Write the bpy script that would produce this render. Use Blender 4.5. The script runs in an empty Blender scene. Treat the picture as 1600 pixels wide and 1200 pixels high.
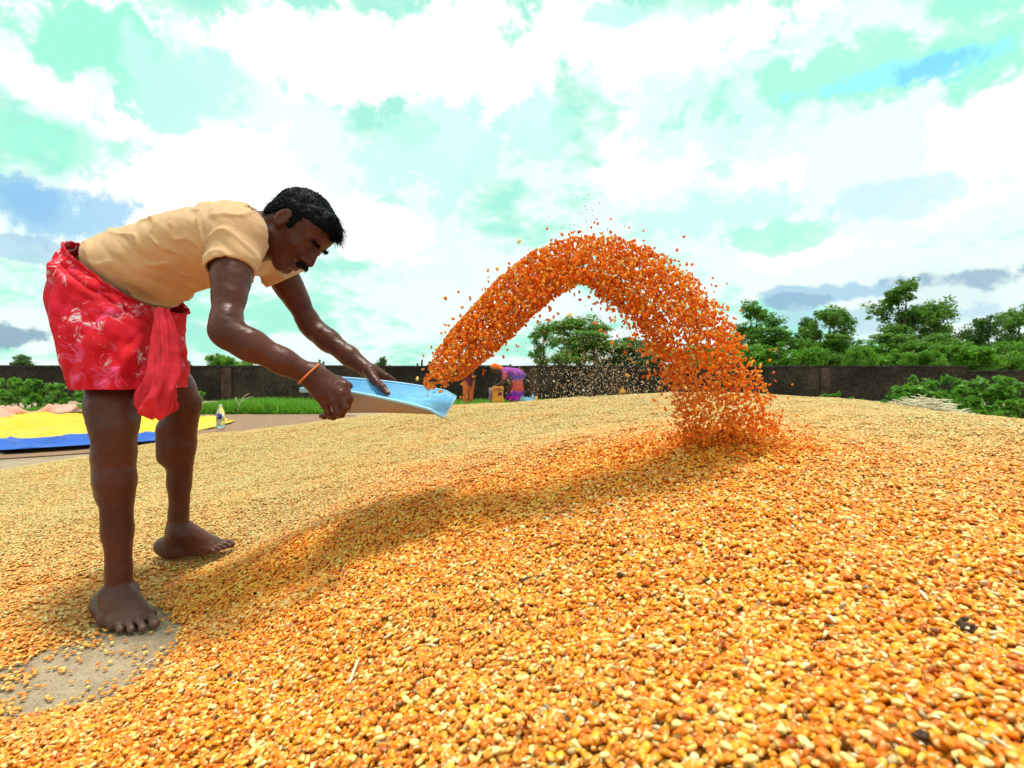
import bpy, bmesh, math, random
import numpy as np
from mathutils import Vector, Matrix

random.seed(7)
RNG = np.random.default_rng(7)
scene = bpy.context.scene
COL = scene.collection
R = math.radians

# ------------------------------------------------------------------ camera, world, sun, exposure
F, H, YH = 850.0, 0.62, 591.0          # focal length (px of a 1600 px frame), eye height (m), horizon row
cam_d = bpy.data.cameras.new('camera'); cam = bpy.data.objects.new('camera', cam_d); COL.objects.link(cam)
cam.location = (0, 0, H); cam.rotation_euler = (R(90), 0, 0)
cam_d.sensor_width = 36; cam_d.lens = 36 * F / 1600
cam_d.shift_y = -(600 - YH) / 1600
cam_d.clip_start = 0.02; cam_d.clip_end = 2000
cam_d.dof.use_dof = True; cam_d.dof.focus_distance = 1.6; cam_d.dof.aperture_fstop = 7.0
scene.camera = cam
scene.render.engine = 'CYCLES'
scene.view_settings.view_transform = 'Standard'
scene.view_settings.look = 'None'
scene.view_settings.gamma = 1.0
scene.view_settings.use_curve_mapping = False
scene.view_settings.exposure = 0.08
scene.cycles.use_denoising = True
scene.cycles.use_adaptive_sampling = True
scene.cycles.adaptive_threshold = 0.02
scene.cycles.max_bounces = 5
scene.cycles.diffuse_bounces = 2
scene.cycles.transparent_max_bounces = 8

SUN_EL, SUN_AZ = 86.5, 15.0            # azimuth measured from +Y (away from the viewer) towards +X
sd = bpy.data.lights.new('sun', 'SUN'); sun = bpy.data.objects.new('sun', sd); COL.objects.link(sun)
sd.energy = 3.6; sd.angle = R(12.0); sd.color = (1.0, 0.95, 0.86)
sdir = Vector((math.sin(R(SUN_AZ)) * math.cos(R(SUN_EL)), math.cos(R(SUN_AZ)) * math.cos(R(SUN_EL)), math.sin(R(SUN_EL))))
sun.rotation_euler = sdir.to_track_quat('Z', 'Y').to_euler()

def P(px, py, Y):
    return np.array([(px - 800.0) * Y / F, Y, H + (YH - py) * Y / F])

def build_world():
    w = bpy.data.worlds.new('World'); scene.world = w; w.use_nodes = True
    nt = w.node_tree; N = nt.nodes; L = nt.links
    N.clear()
    out = N.new('ShaderNodeOutputWorld'); bg = N.new('ShaderNodeBackground'); L.new(bg.outputs[0], out.inputs[0])
    bg.inputs[1].default_value = 0.1
    sky = N.new('ShaderNodeTexSky'); sky.sky_type = 'NISHITA'; sky.sun_disc = False
    sky.sun_elevation = R(SUN_EL); sky.sun_rotation = R(SUN_AZ); sky.dust_density = 2.0; sky.air_density = 1.0
    tc = N.new('ShaderNodeTexCoord')
    def math_(op, a, b=None, c=None):
        n = N.new('ShaderNodeMath'); n.operation = op
        for i, v in enumerate((a, b, c)):
            if v is None: continue
            if isinstance(v, (int, float)): n.inputs[i].default_value = v
            else: L.new(v, n.inputs[i])
        return n.outputs[0]
    def ramp(v, a, b, c=0.0, d=1.0, smooth=True):
        n = N.new('ShaderNodeMapRange'); n.interpolation_type = 'SMOOTHSTEP' if smooth else 'LINEAR'
        L.new(v, n.inputs[0])
        for i, x in enumerate((a, b, c, d)): n.inputs[1 + i].default_value = x
        return n.outputs[0]
    sep = N.new('ShaderNodeSeparateXYZ'); L.new(tc.outputs['Generated'], sep.inputs[0])
    zz = math_('ADD', math_('MAXIMUM', sep.outputs[2], 0.0), 0.34)
    cx = math_('DIVIDE', sep.outputs[0], zz); cy = math_('DIVIDE', sep.outputs[1], zz)
    comb = N.new('ShaderNodeCombineXYZ'); L.new(cx, comb.inputs[0]); L.new(cy, comb.inputs[1]); comb.inputs[2].default_value = 3.7
    def noise(scale, detail, rough=0.55, off=0.0, dist=0.0, src=None):
        m = N.new('ShaderNodeMapping'); L.new(src or comb.outputs[0], m.inputs[0]); m.inputs['Location'].default_value = (off, off * .7, 0)
        n = N.new('ShaderNodeTexNoise'); n.inputs['Scale'].default_value = scale; n.inputs['Detail'].default_value = detail
        n.inputs['Roughness'].default_value = rough; n.inputs['Distortion'].default_value = dist
        L.new(m.outputs[0], n.inputs['Vector']); return n.outputs['Fac']
    dirn = tc.outputs['Generated']
    warp = noise(5.0, 12, .62, 11.0, .1, src=dirn)
    warp2 = noise(15.0, 10, .62, 4.0, .1, src=dirn)
    def blob(px, py, wdeg, hdeg=None, soft=1.0):
        """a cloud or a gap in direction (px, py) of the view; width in degrees"""
        d = Vector(((px - 800) / F, 1.0, (YH - py) / F)).normalized()
        right = Vector((0, 0, 1)).cross(d).normalized() * -1; up = right.cross(d).normalized() * -1
        hdeg = hdeg or wdeg
        def dot(v):
            n = N.new('ShaderNodeVectorMath'); n.operation = 'DOT_PRODUCT'; L.new(dirn, n.inputs[0]); n.inputs[1].default_value = v; return n.outputs['Value']
        a = math_('DIVIDE', dot(right), math.sin(R(wdeg))); b = math_('DIVIDE', dot(up), math.sin(R(hdeg)))
        r = math_('SQRT', math_('ADD', math_('MULTIPLY', a, a), math_('MULTIPLY', b, b)))
        r = math_('ADD', r, math_('ADD', math_('MULTIPLY', math_('SUBTRACT', warp, .5), 4.0), math_('MULTIPLY', math_('SUBTRACT', warp2, .5), 2.6)))
        m = ramp(r, 1.05, 0.6)
        return math_('MULTIPLY', m, ramp(dot(d), 0.0, .2))
    def mx(fac, a, b):
        n = N.new('ShaderNodeMix'); n.data_type = 'RGBA'
        if isinstance(fac, (int, float)): n.inputs[0].default_value = fac
        else: L.new(fac, n.inputs[0])
        for sock, v in ((n.inputs[6], a), (n.inputs[7], b)):
            if isinstance(v, tuple): sock.default_value = (*v, 1)
            else: L.new(v, sock)
        return n.outputs[2]
    # clear air: the physical sky shifted to the mint of the photograph
    tint = N.new('ShaderNodeMix'); tint.data_type = 'RGBA'; tint.blend_type = 'MULTIPLY'; tint.inputs[0].default_value = 1
    L.new(sky.outputs[0], tint.inputs[6]); tint.inputs[7].default_value = (0.55, 1.0, 0.8, 1)
    clear = mx(.80, tint.outputs[2], (4.7, 10.4, 8.2))
    n1 = noise(1.7, 12, .60, 0.0, .1); n2 = noise(4.6, 12, .62, 5.0, .1)
    cover = math_('ADD', math_('MULTIPLY', n1, .72), math_('MULTIPLY', n2, .28))
    thick = ramp(cover, .425, .515)
    col = mx(thick, clear, (8.6, 10.2, 9.7))
    # darker undersides of the lower clouds
    n3 = noise(2.1, 7, .55, 21.0, .3)
    low = ramp(sep.outputs[2], .02, .34, 1, 0)
    under = math_('MULTIPLY', math_('MULTIPLY', ramp(n3, .52, .72), low), .35)
    col = mx(under, col, (3.3, 4.9, 6.6))
    # single cloud features seen in this direction of the sky
    mint, pale, white = (3.8, 10.3, 7.3), (5.8, 10.5, 8.8), (10.9, 10.9, 10.8)
    for (x, y, ww, hh, c, k) in [
        (480, 60, 13, 5, white, 1), (800, 110, 11, 6, white, 1), (900, 60, 9, 4, white, .9), (700, 70, 9, 5, white, 1), (320, 260, 12, 5.5, white, 1), (80, 130, 6, 3, white, .9), (120, 20, 9, 2.2, white, 1),
        (1020, 240, 8, 5, white, 1), (1190, 275, 6, 2.6, white, 1), (580, 370, 4, 3, white, 1), (1250, 395, 6, 1.5, white, .95), (1540, 220, 6, 5, white, .95), (1060, 60, 12, 3.6, white, .95), (200, 300, 6, 3, white, .9),
        (170, 80, 8, 3.6, mint, 1), (300, 130, 6, 3.2, pale, .9), (970, 26, 4, 1.3, pale, .9), (690, 240, 9, 4, pale, .8), (860, 190, 6, 3.4, pale, .8), (40, 215, 6, 3, mint, .8),
        (1200, 170, 13, 5, pale, .6), (1350, 110, 12, 4, mint, .85), (1520, 60, 6, 3, mint, .8), (1120, 330, 8, 3, pale, .8), (1200, 370, 5, 1.4, mint, .7),
        (1390, 116, 8, 1.2, (3.2, 9.0, 10.5), .7), (1462, 104, 3.0, 1.5, (2.0, 6.8, 10.4), .7),
        (60, 318, 6, 2.0, (3.4, 6.4, 8.8), .85), (20, 290, 4, 2.2, (2.8, 5.6, 8.4), .75), (20, 525, 4, 1.0, (2.6, 4.0, 5.2), .9), (10, 385, 4, .8, (4.0, 6.4, 8.0), .7),
        (1410, 300, 5, 1.8, (5.8, 8.6, 9.9), .7), (1300, 460, 6, 1.0, (3.6, 6.0, 7.8), .8), (1250, 470, 3.5, .6, (3.0, 5.0, 6.6), .8), (1545, 430, 7, 1.3, (3.2, 4.8, 6.2), .85),
        (1400, 495, 10, 1.1, (4.8, 7.0, 8.4), .7)]:
        m = math_('MULTIPLY', blob(x, y, ww, hh), k)
        col = mx(m, col, c)
    L.new(col, bg.inputs[0])
build_world()

# ------------------------------------------------------------------ helpers
def tag(o, label=None, cat=None, group=None, kind=None):
    if label: o['label'] = label
    if cat: o['category'] = cat
    if group: o['group'] = group
    if kind: o['kind'] = kind
    return o

def link(o, parent=None):
    COL.objects.link(o)
    if parent is not None:
        o.parent = parent
        o.matrix_parent_inverse = Matrix.Translation(-Vector(parent.location)) if parent.type == 'EMPTY' else Matrix.Identity(4)
    return o

def empty(name, loc):
    o = bpy.data.objects.new(name, None); o.location = tuple(float(v) for v in loc); o.empty_display_size = .1
    COL.objects.link(o); return o

def mesh_np(name, V, faces, mat=None, smooth=True, attrs=None):
    """V (n,3); faces: list of (k, array(m,k)) or an array"""
    me = bpy.data.meshes.new(name)
    if isinstance(faces, np.ndarray): faces = [faces]
    faces = [f for f in faces if len(f)]
    V = np.asarray(V, dtype=np.float32)
    me.vertices.add(len(V)); me.vertices.foreach_set('co', V.ravel())
    if faces:
        loops = np.concatenate([f.ravel() for f in faces]).astype(np.int32)
        tot = np.concatenate([np.full(len(f), f.shape[1], np.int32) for f in faces])
        start = np.concatenate([[0], np.cumsum(tot)[:-1]]).astype(np.int32)
        me.loops.add(len(loops)); me.loops.foreach_set('vertex_index', loops)
        me.polygons.add(len(tot)); me.polygons.foreach_set('loop_start', start); me.polygons.foreach_set('loop_total', tot)
        if smooth: me.polygons.foreach_set('use_smooth', np.ones(len(tot), bool))
    for nm, arr in (attrs or {}).items():
        a = me.attributes.new(nm, 'FLOAT', 'POINT'); a.data.foreach_set('value', np.asarray(arr, np.float32))
    me.update(); me.validate(clean_customdata=False)
    if mat: me.materials.append(mat)
    return me

def obj(name, me, parent=None):
    return link(bpy.data.objects.new(name, me), parent)

class MB:
    """collects boxes, tubes and sheets into one mesh"""
    def __init__(s): s.v = []; s.f = []; s.n = 0
    def add(s, V, Fs):
        V = np.asarray(V, float); s.v.append(V)
        for f in Fs: s.f.append([i + s.n for i in f])
        s.n += len(V)
    def box(s, lo, hi, rot=0.0, jit=0.0):
        lo = np.array(lo, float); hi = np.array(hi, float); c = (lo + hi) / 2
        V = np.array([[x, y, z] for x in (lo[0], hi[0]) for y in (lo[1], hi[1]) for z in (lo[2], hi[2])])
        if jit: V = V + RNG.normal(0, jit, V.shape)
        if rot:
            ca, sa = math.cos(rot), math.sin(rot); d = V - c
            V = c + np.stack([d[:, 0] * ca - d[:, 1] * sa, d[:, 0] * sa + d[:, 1] * ca, d[:, 2]], 1)
        s.add(V, [(0, 1, 3, 2), (4, 6, 7, 5), (0, 4, 5, 1), (2, 3, 7, 6), (0, 2, 6, 4), (1, 5, 7, 3)])
    def tube(s, pts, rad, n=8, cap=True):
        pts = [np.array(p, float) for p in pts]
        if not hasattr(rad, '__len__'): rad = [rad] * len(pts)
        rings = []; up0 = None
        for i, p in enumerate(pts):
            t = pts[min(i + 1, len(pts) - 1)] - pts[max(i - 1, 0)]; t /= (np.linalg.norm(t) + 1e-9)
            a = np.array([0, 0, 1.0]) if abs(t[2]) < .9 else np.array([1.0, 0, 0])
            if up0 is not None: a = up0
            u = np.cross(t, a); u /= np.linalg.norm(u) + 1e-9; v = np.cross(u, t); up0 = v
            rings.append([p + rad[i] * (math.cos(k * 2 * math.pi / n) * u + math.sin(k * 2 * math.pi / n) * v) for k in range(n)])
        V = [q for r in rings for q in r]; Fs = []
        for i in range(len(pts) - 1):
            for k in range(n):
                k2 = (k + 1) % n; Fs.append((i * n + k, i * n + k2, (i + 1) * n + k2, (i + 1) * n + k))
        if cap: Fs.append(tuple(range(n))[::-1]); Fs.append(tuple((len(pts) - 1) * n + k for k in range(n)))
        s.add(V, Fs)
    def lathe(s, prof, c, n=16):
        V = []; Fs = []
        for r, z in prof:
            for k in range(n): V.append((c[0] + r * math.cos(k * 2 * math.pi / n), c[1] + r * math.sin(k * 2 * math.pi / n), c[2] + z))
        for i in range(len(prof) - 1):
            for k in range(n): k2 = (k + 1) % n; Fs.append((i * n + k, i * n + k2, (i + 1) * n + k2, (i + 1) * n + k))
        s.add(V, Fs)
    def grid(s, G):
        a, b = G.shape[:2]; V = G.reshape(-1, 3)
        s.add(V, [(i * b + j, i * b + j + 1, (i + 1) * b + j + 1, (i + 1) * b + j) for i in range(a - 1) for j in range(b - 1)])
    def build(s, name, mat, parent=None, smooth=True):
        me = bpy.data.meshes.new(name); me.from_pydata(np.concatenate(s.v).tolist(), [], s.f); me.update()
        if smooth: me.polygons.foreach_set('use_smooth', np.ones(len(me.polygons), bool))
        me.materials.append(mat); return obj(name, me, parent)

# value noise
_LAT = RNG.uniform(-1, 1, (32, 32, 32)).astype(np.float32)
def vnoise(p):
    p = np.asarray(p, np.float32); i = np.floor(p).astype(int); f = p - i; f = f * f * (3 - 2 * f); i &= 31; j = (i + 1) & 31
    g = lambda a, b, c: _LAT[a[..., 0], b[..., 1], c[..., 2]]
    fx, fy, fz = f[..., 0], f[..., 1], f[..., 2]
    x00 = g(i, i, i) * (1 - fx) + g(j, i, i) * fx; x10 = g(i, j, i) * (1 - fx) + g(j, j, i) * fx
    x01 = g(i, i, j) * (1 - fx) + g(j, i, j) * fx; x11 = g(i, j, j) * (1 - fx) + g(j, j, j) * fx
    return (x00 * (1 - fy) + x10 * fy) * (1 - fz) + (x01 * (1 - fy) + x11 * fy) * fz
def fbm(p, oct=4):
    p = np.asarray(p, np.float32); r = 0; a = 1.0
    for k in range(oct): r = r + a * vnoise(p * (2 ** k) + 7.3 * k); a *= .5
    return r
def v3(x, y, z): return np.stack(np.broadcast_arrays(x, y, z), -1)
def sstep(x, a, b):
    t = np.clip((x - a) / (b - a), 0, 1); return t * t * (3 - 2 * t)

# ---- materials
class NT:
    def __init__(s, name):
        s.m = bpy.data.materials.new(name); s.m.use_nodes = True; s.t = s.m.node_tree; s.N = s.t.nodes; s.L = s.t.links
        s.b = s.N['Principled BSDF']; s.out = s.N['Material Output']
    def put(s, sock, v):
        if isinstance(v, tuple): sock.default_value = (*v, 1) if len(v) == 3 and sock.type == 'RGBA' else v
        elif isinstance(v, (int, float)): sock.default_value = v
        else: s.L.new(v, sock)
    def n(s, typ, **kw):
        n = s.N.new(typ)
        for k, v in kw.items(): setattr(n, k, v)
        return n
    def math(s, op, a, b=0.0):
        n = s.n('ShaderNodeMath', operation=op); s.put(n.inputs[0], a); s.put(n.inputs[1], b); return n.outputs[0]
    def mix(s, fac, a, b, blend='MIX'):
        n = s.n('ShaderNodeMix', data_type='RGBA', blend_type=blend); s.put(n.inputs[0], fac); s.put(n.inputs[6], a); s.put(n.inputs[7], b); return n.outputs[2]
    def coord(s, which='Object'): return s.n('ShaderNodeTexCoord').outputs[which]
    def pos(s): return s.n('ShaderNodeNewGeometry').outputs['Position']
    def mapping(s, v, scale=(1, 1, 1), rot=(0, 0, 0), loc=(0, 0, 0)):
        n = s.n('ShaderNodeMapping'); s.L.new(v, n.inputs[0]); n.inputs['Scale'].default_value = scale; n.inputs['Rotation'].default_value = rot; n.inputs['Location'].default_value = loc; return n.outputs[0]
    def noise(s, scale, detail=4, rough=.55, vec=None, dist=0.0):
        n = s.n('ShaderNodeTexNoise'); n.inputs['Scale'].default_value = scale; n.inputs['Detail'].default_value = detail; n.inputs['Roughness'].default_value = rough; n.inputs['Distortion'].default_value = dist
        s.L.new(vec if vec is not None else s.pos(), n.inputs['Vector']); return n.outputs['Fac']
    def rng(s, v, a, b, c=0.0, d=1.0):
        n = s.n('ShaderNodeMapRange', interpolation_type='SMOOTHSTEP'); s.L.new(v, n.inputs[0])
        for i, x in enumerate((a, b, c, d)): n.inputs[1 + i].default_value = x
        return n.outputs[0]
    def ramp(s, v, stops):
        n = s.n('ShaderNodeValToRGB'); s.L.new(v, n.inputs[0]); e = n.color_ramp.elements
        while len(e) < len(stops): e.new(.5)
        for i, (p, c) in enumerate(stops): e[i].position = p; e[i].color = (*c, 1)
        return n.outputs[0]
    def attr(s, name, typ='GEOMETRY'):
        n = s.n('ShaderNodeAttribute'); n.attribute_name = name; n.attribute_type = typ; return n.outputs['Fac']
    def bump(s, h, strength=.5, dist=.01):
        n = s.n('ShaderNodeBump'); n.inputs['Strength'].default_value = strength; n.inputs['Distance'].default_value = dist; s.L.new(h, n.inputs['Height']); s.L.new(n.outputs[0], s.b.inputs['Normal']); return n
    def set(s, color=None, rough=None, spec=None, **kw):
        if color is not None: s.put(s.b.inputs['Base Color'], color)
        if rough is not None: s.put(s.b.inputs['Roughness'], rough)
        if spec is not None: s.b.inputs['Specular IOR Level'].default_value = spec
        for k, v in kw.items(): s.put(s.b.inputs[k], v)
        return s
    def translucent(s, color, fac):
        t = s.n('ShaderNodeBsdfTranslucent'); s.put(t.inputs[0], color); mx = s.n('ShaderNodeMixShader'); mx.inputs[0].default_value = fac
        s.L.new(s.b.outputs[0], mx.inputs[1]); s.L.new(t.outputs[0], mx.inputs[2]); s.L.new(mx.outputs[0], s.out.inputs[0]); return s

M = {}
def plain(name, color, rough=.6, var=.15, scale=12.0, spec=.3, bump=0.0):
    t = NT(name); nz = t.noise(scale, 5)
    c2 = tuple(min(1, c * (1 + var)) for c in color); c1 = tuple(c * (1 - var) for c in color)
    t.set(t.ramp(nz, [(.3, c1), (.7, c2)]), rough, spec)
    if bump: t.bump(t.noise(scale * 4, 5), bump, .005)
    M[name] = t.m; return t.m

def mat_maize(name='maize', tr=.24):
    t = NT('maize_kernel_skin')
    kc = t.attr('kc'); kt = t.attr('kt'); dust = t.attr('dust', 'INSTANCER'); fresh_or_shade = t.attr('fresh_or_shade', 'INSTANCER')
    base = t.ramp(kc, [(0, (.34, .05, .012)), (.04, (.70, .14, .004)), (.30, (.90, .205, .003)), (.60, (.95, .31, .005)), (.78, (.96, .48, .02)), (.93, (.93, .72, .28)), (.985, (.76, .62, .40)), (1, (.16, .06, .03))])
    tip = t.rng(kt, .42, .05)
    base = t.mix(t.math('MULTIPLY', tip, .6), base, (.90, .70, .28))
    crown = t.rng(kt, .72, 1.0)
    base = t.mix(t.math('MULTIPLY', crown, .25), base, (.95, .52, .06))
    base = t.mix(t.math('MULTIPLY', dust, t.rng(kc, .0, .8, .55, 1.0)), base, (.64, .50, .19))
    base = t.mix(t.math('MULTIPLY', fresh_or_shade, .8), base, t.ramp(kc, [(0, (.85, .15, .002)), (.5, (1.0, .34, .004)), (1, (1.0, .60, .07))]))  # redder orange for fresh corn and for the painted shadow band
    t.set(base, .29, .34)
    t.translucent(base, tr)
    M[name] = t.m
def mat_heap():
    t = NT('maize_heap_surface')
    v = t.n('ShaderNodeTexVoronoi'); v.inputs['Scale'].default_value = 95; t.L.new(t.mapping(t.pos(), (1, 1, 2.0)), v.inputs['Vector'])
    sepc = t.n('ShaderNodeSeparateColor'); t.L.new(v.outputs['Color'], sepc.inputs[0])
    c = t.ramp(sepc.outputs[0], [(0, (.30, .07, .01)), (.4, (.66, .22, .03)), (.8, (.74, .38, .09)), (1, (.8, .58, .25))])
    t.set(c, .6, .2)
    inv = t.math('SUBTRACT', 1.0, v.outputs['Distance']); t.bump(inv, .8, .01)
    M['heap'] = t.m
def mat_skin(name, dark, light, dusty=(.15, .090, .070)):
    t = NT(name); a = t.noise(9, 5); b = t.noise(90, 4)
    c = t.ramp(t.math('ADD', t.math('MULTIPLY', a, .7), t.math('MULTIPLY', b, .3)), [(.3, dark), (.7, light)])
    c = t.mix(t.attr('dusty'), c, dusty); c = t.mix(t.attr('pale'), c, (.36, .18, .12)); c = t.mix(t.attr('lip'), c, (.12, .035, .035))
    t.set(c, t.math('ADD', t.math('MULTIPLY', b, .30), .24), .26)
    t.b.inputs['Subsurface Weight'].default_value = .06; t.b.inputs['Subsurface Radius'].default_value = (.01, .004, .002)
    t.bump(t.math('ADD', t.noise(260, 3), t.math('MULTIPLY', t.noise(60, 4), 1.5)), .25, .0015)
    M[name] = t.m
def mat_cloth(name, color, rough=.85, weave=900, tr=.12, var=.08):
    t = NT(name); nz = t.noise(14, 5)
    c = t.ramp(nz, [(.3, tuple(x * (1 - var) for x in color)), (.7, tuple(min(1, x * (1 + var)) for x in color))])
    t.set(c, rough, .15); t.b.inputs['Sheen Weight'].default_value = .15
    t.bump(t.math('ADD', t.noise(weave, 2), t.math('MULTIPLY', t.noise(55, 4), 1.2)), .25, .002)
    if tr: t.translucent(c, tr)
    M[name] = t.m
def mat_lungi():
    t = NT('red_tie_dye_cloth'); p = t.pos()
    base = t.ramp(t.noise(11, 4, .6), [(.25, (.42, .004, .012)), (.5, (.70, .008, .02)), (.75, (.80, .02, .06))])
    pk = t.rng(t.noise(15, 6, .72, dist=.8), .52, .64); hz = t.rng(t.noise(6.5, 2), .42, .58)
    blot = t.math('MULTIPLY', pk, hz)
    base = t.mix(t.math('MULTIPLY', blot, .8), base, (.85, .10, .26))
    w = t.math('MULTIPLY', t.rng(t.noise(34, 7, .75, dist=.8), .53, .62), t.rng(t.noise(8.0, 2, .5, vec=t.mapping(p, loc=(3, 1, 2))), .46, .57))
    base = t.mix(w, base, (.9, .74, .82))
    t.set(base, .8, .2); t.bump(t.math('ADD', t.noise(900, 2), t.noise(50, 4)), .3, .002); t.translucent(base, .1)
    M['lungi'] = t.m
def mat_leaf(name, c1, c2, tr=.3):
    t = NT(name); info = t.n('ShaderNodeObjectInfo').outputs['Random']
    lf = t.attr('leaf')
    c = t.ramp(lf, [(0, c1), (1, c2)])
    c = t.mix(t.math('MULTIPLY', info, .35), c, tuple((a * .6 + b * .5) for a, b in zip(c1, c2)))
    t.set(c, .5, .35); t.translucent(tuple(min(1, x * 1.3) for x in c2), tr); M[name] = t.m
mat_maize('maize', .10); mat_maize('maize_thrown', .62); mat_heap(); mat_lungi()
mat_skin('skin', (.052, .0115, .008), (.128, .034, .020)); mat_skin('skin_far', (.08, .03, .02), (.13, .05, .03))
mat_cloth('shirt', (.72, .43, .23), tr=.1)
mat_leaf('leaf_tree', (.028, .09, .012), (.15, .31, .03)); mat_leaf('leaf_bright', (.03, .12, .008), (.16, .36, .02)); mat_leaf('leaf_dark', (.018, .06, .012), (.09, .19, .03))
mat_leaf('leaf_bush', (.02, .09, .008), (.16, .36, .03)); mat_leaf('grass', (.04, .14, .01), (.2, .45, .03))
plain('bark', (.09, .065, .05), .9, .3, 20, .1, .5)
plain('hair', (.003, .003, .005), .6, .3, 60, .10)
plain('eye_white', (.55, .5, .45), .3); plain('black', (.012, .01, .012), .5)

def mat_ground():
    t = NT('bare_earth'); a = t.noise(.8, 6); b = t.noise(14, 7, .65); c = t.noise(160, 3)
    col = t.ramp(t.math('ADD', t.math('MULTIPLY', a, .45), t.math('MULTIPLY', b, .55)), [(.32, (.26, .18, .115)), (.5, (.44, .32, .21)), (.68, (.58, .45, .30))])
    col = t.mix(t.rng(c, .54, .70, 0, .6), col, (.10, .075, .055)); col = t.mix(t.rng(t.noise(38, 6, .7), .52, .66, 0, .55), col, (.55, .42, .27)); col = t.mix(t.rng(t.noise(5, 5), .5, .7, 0, .5), col, (.24, .16, .105))
    t.set(col, .9, .15); t.bump(t.math('ADD', t.math('MULTIPLY', b, 2.5), c), .9, .010); M['ground'] = t.m
mat_ground()

# ------------------------------------------------------------------ ground
def build_ground():
    n = 90; xs = np.sign(np.linspace(-1, 1, n)) * np.abs(np.linspace(-1, 1, n)) ** 3 * 900
    ys = np.sign(np.linspace(-.35, 1, n)) * np.abs(np.linspace(-.35, 1, n)) ** 3 * 1200
    X, Y = np.meshgrid(xs, ys, indexing='ij')
    Z = np.where(Y > 20, -.25 * sstep(Y, 20, 60), 0) + 0 * X
    m = MB(); m.grid(np.stack([X, Y, Z - .004], -1))
    g = m.build('ground', M['ground']); tag(g, 'bare brown earth of the drying yard under the corn', 'ground', kind='structure')
build_ground()

# ------------------------------------------------------------------ corn heap: surface through points read from the photograph
def ctrl():
    C = []
    def z(px, py, Z): Y = (H - Z) * F / (py - YH); C.append(((px - 800) * Y / F, Y, Z))
    def y(px, py, Y): C.append(((px - 800) * Y / F, Y, H + (YH - py) * Y / F))
    for a in [(0, 1200, .05), (200, 1200, .09), (400, 1200, .15), (600, 1200, .215), (800, 1200, .26), (1000, 1200, .29), (1200, 1200, .31), (1400, 1200, .325), (1600, 1200, .335),
              (0, 1112, .012), (120, 1112, .003), (60, 1040, -.012), (170, 1050, -.012), (240, 1000, -.012), (200, 985, -.008), (150, 1000, .012), (60, 990, .018), (20, 950, .008), (120, 945, .01),
              (300, 890, .0), (350, 875, .006), (290, 860, .035), (360, 850, .03), (0, 850, .03), (150, 820, .04), (380, 960, .055), (300, 1060, .07), (260, 1110, .075),
              (500, 1000, .14), (700, 1000, .205), (900, 1000, .26), (1200, 1000, .30), (1600, 1000, .325),
              (450, 900, .085), (600, 900, .17), (800, 900, .25), (1000, 900, .295), (1300, 900, .325), (1600, 900, .335),
              (400, 862, .09), (500, 825, .155), (600, 797, .225), (700, 768, .28), (850, 732, .345), (1000, 702, .41), (1000, 800, .325), (850, 800, .29),
              (1150, 690, .435), (1300, 760, .37), (1600, 760, .365), (1300, 690, .42),
              (450, 780, .12), (550, 740, .19), (650, 710, .25), (800, 680, .33), (950, 660, .39), (0, 780, .035), (200, 750, .05), (350, 730, .07)]: z(*a)
    for a in [(1600, 656, 2.3), (1440, 646, 2.7), (1330, 629, 3.6), (1200, 620, 4.3), (1050, 620, 4.6), (960, 622, 4.7), (900, 620, 4.7), (850, 630, 5.0), (750, 633, 5.4), (640, 642, 5.6), (520, 657, 5.4), (400, 672, 5.2), (300, 685, 5.0), (150, 712, 4.3), (0, 738, 3.5)]: y(*a)
    far = [(-3.6, 4.8, -.12), (-3.0, 6.0, -.12), (-2.2, 7.2, -.1), (-1.2, 7.6, -.1), (0, 7.6, -.1), (1.2, 7.4, -.1), (2.4, 6.6, -.08), (3.4, 5.6, -.06), (4.4, 4.6, -.05), (3.4, 3.6, .24), (4.6, 3.0, .1), (3.0, 1.2, .25), (4.4, 1.2, .05),
           (-3.4, 2.4, -.03), (-2.6, 1.2, -.05), (-1.8, .2, -.03), (-.8, -.3, .05), (.2, -.4, .18), (1.2, -.4, .22), (2.4, 0, .2)]
    return np.array(C + far)
_C = ctrl()
def _tps():
    n = len(_C); d = np.linalg.norm(_C[:, None, :2] - _C[None, :, :2], axis=-1)
    K = np.where(d > 0, d * d * np.log(d + 1e-12), 0) + np.eye(n) * .012
    Pm = np.c_[np.ones(n), _C[:, :2]]; A = np.zeros((n + 3, n + 3)); A[:n, :n] = K; A[:n, n:] = Pm; A[n:, :n] = Pm.T
    return np.linalg.solve(A, np.r_[_C[:, 2], 0, 0, 0])
_W = _tps()
def heap_h(x, y):
    x = np.asarray(x, float); y = np.asarray(y, float); q = np.stack([x, y], -1); out = np.empty(x.shape)
    qf = q.reshape(-1, 2); of = out.reshape(-1)
    for i in range(0, len(qf), 20000):
        b = qf[i:i + 20000]; d = np.linalg.norm(b[:, None] - _C[None, :, :2], axis=-1)
        of[i:i + 20000] = np.where(d > 0, d * d * np.log(d + 1e-12), 0) @ _W[:-3] + _W[-3] + b @ _W[-2:]
    edge = sstep(np.abs(x - .4), 5.2, 3.8)
    out = np.clip(out, -.3, .5)
    nz = fbm(v3(x * 1.7, y * 1.7, 0), 3) * .014 + fbm(v3(x * 7, y * 7, 5), 2) * .0055
    amp = sstep(out, .0, .1)
    out = out + nz * (.35 + .65 * amp)
    return out * edge - .15 * (1 - edge)
def in_view(p, margin=.25):
    y = np.maximum(p[:, 1], .05)
    return (p[:, 1] > .2) & (np.abs(p[:, 0] / y) < .94 + margin + .25 / y)

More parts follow.
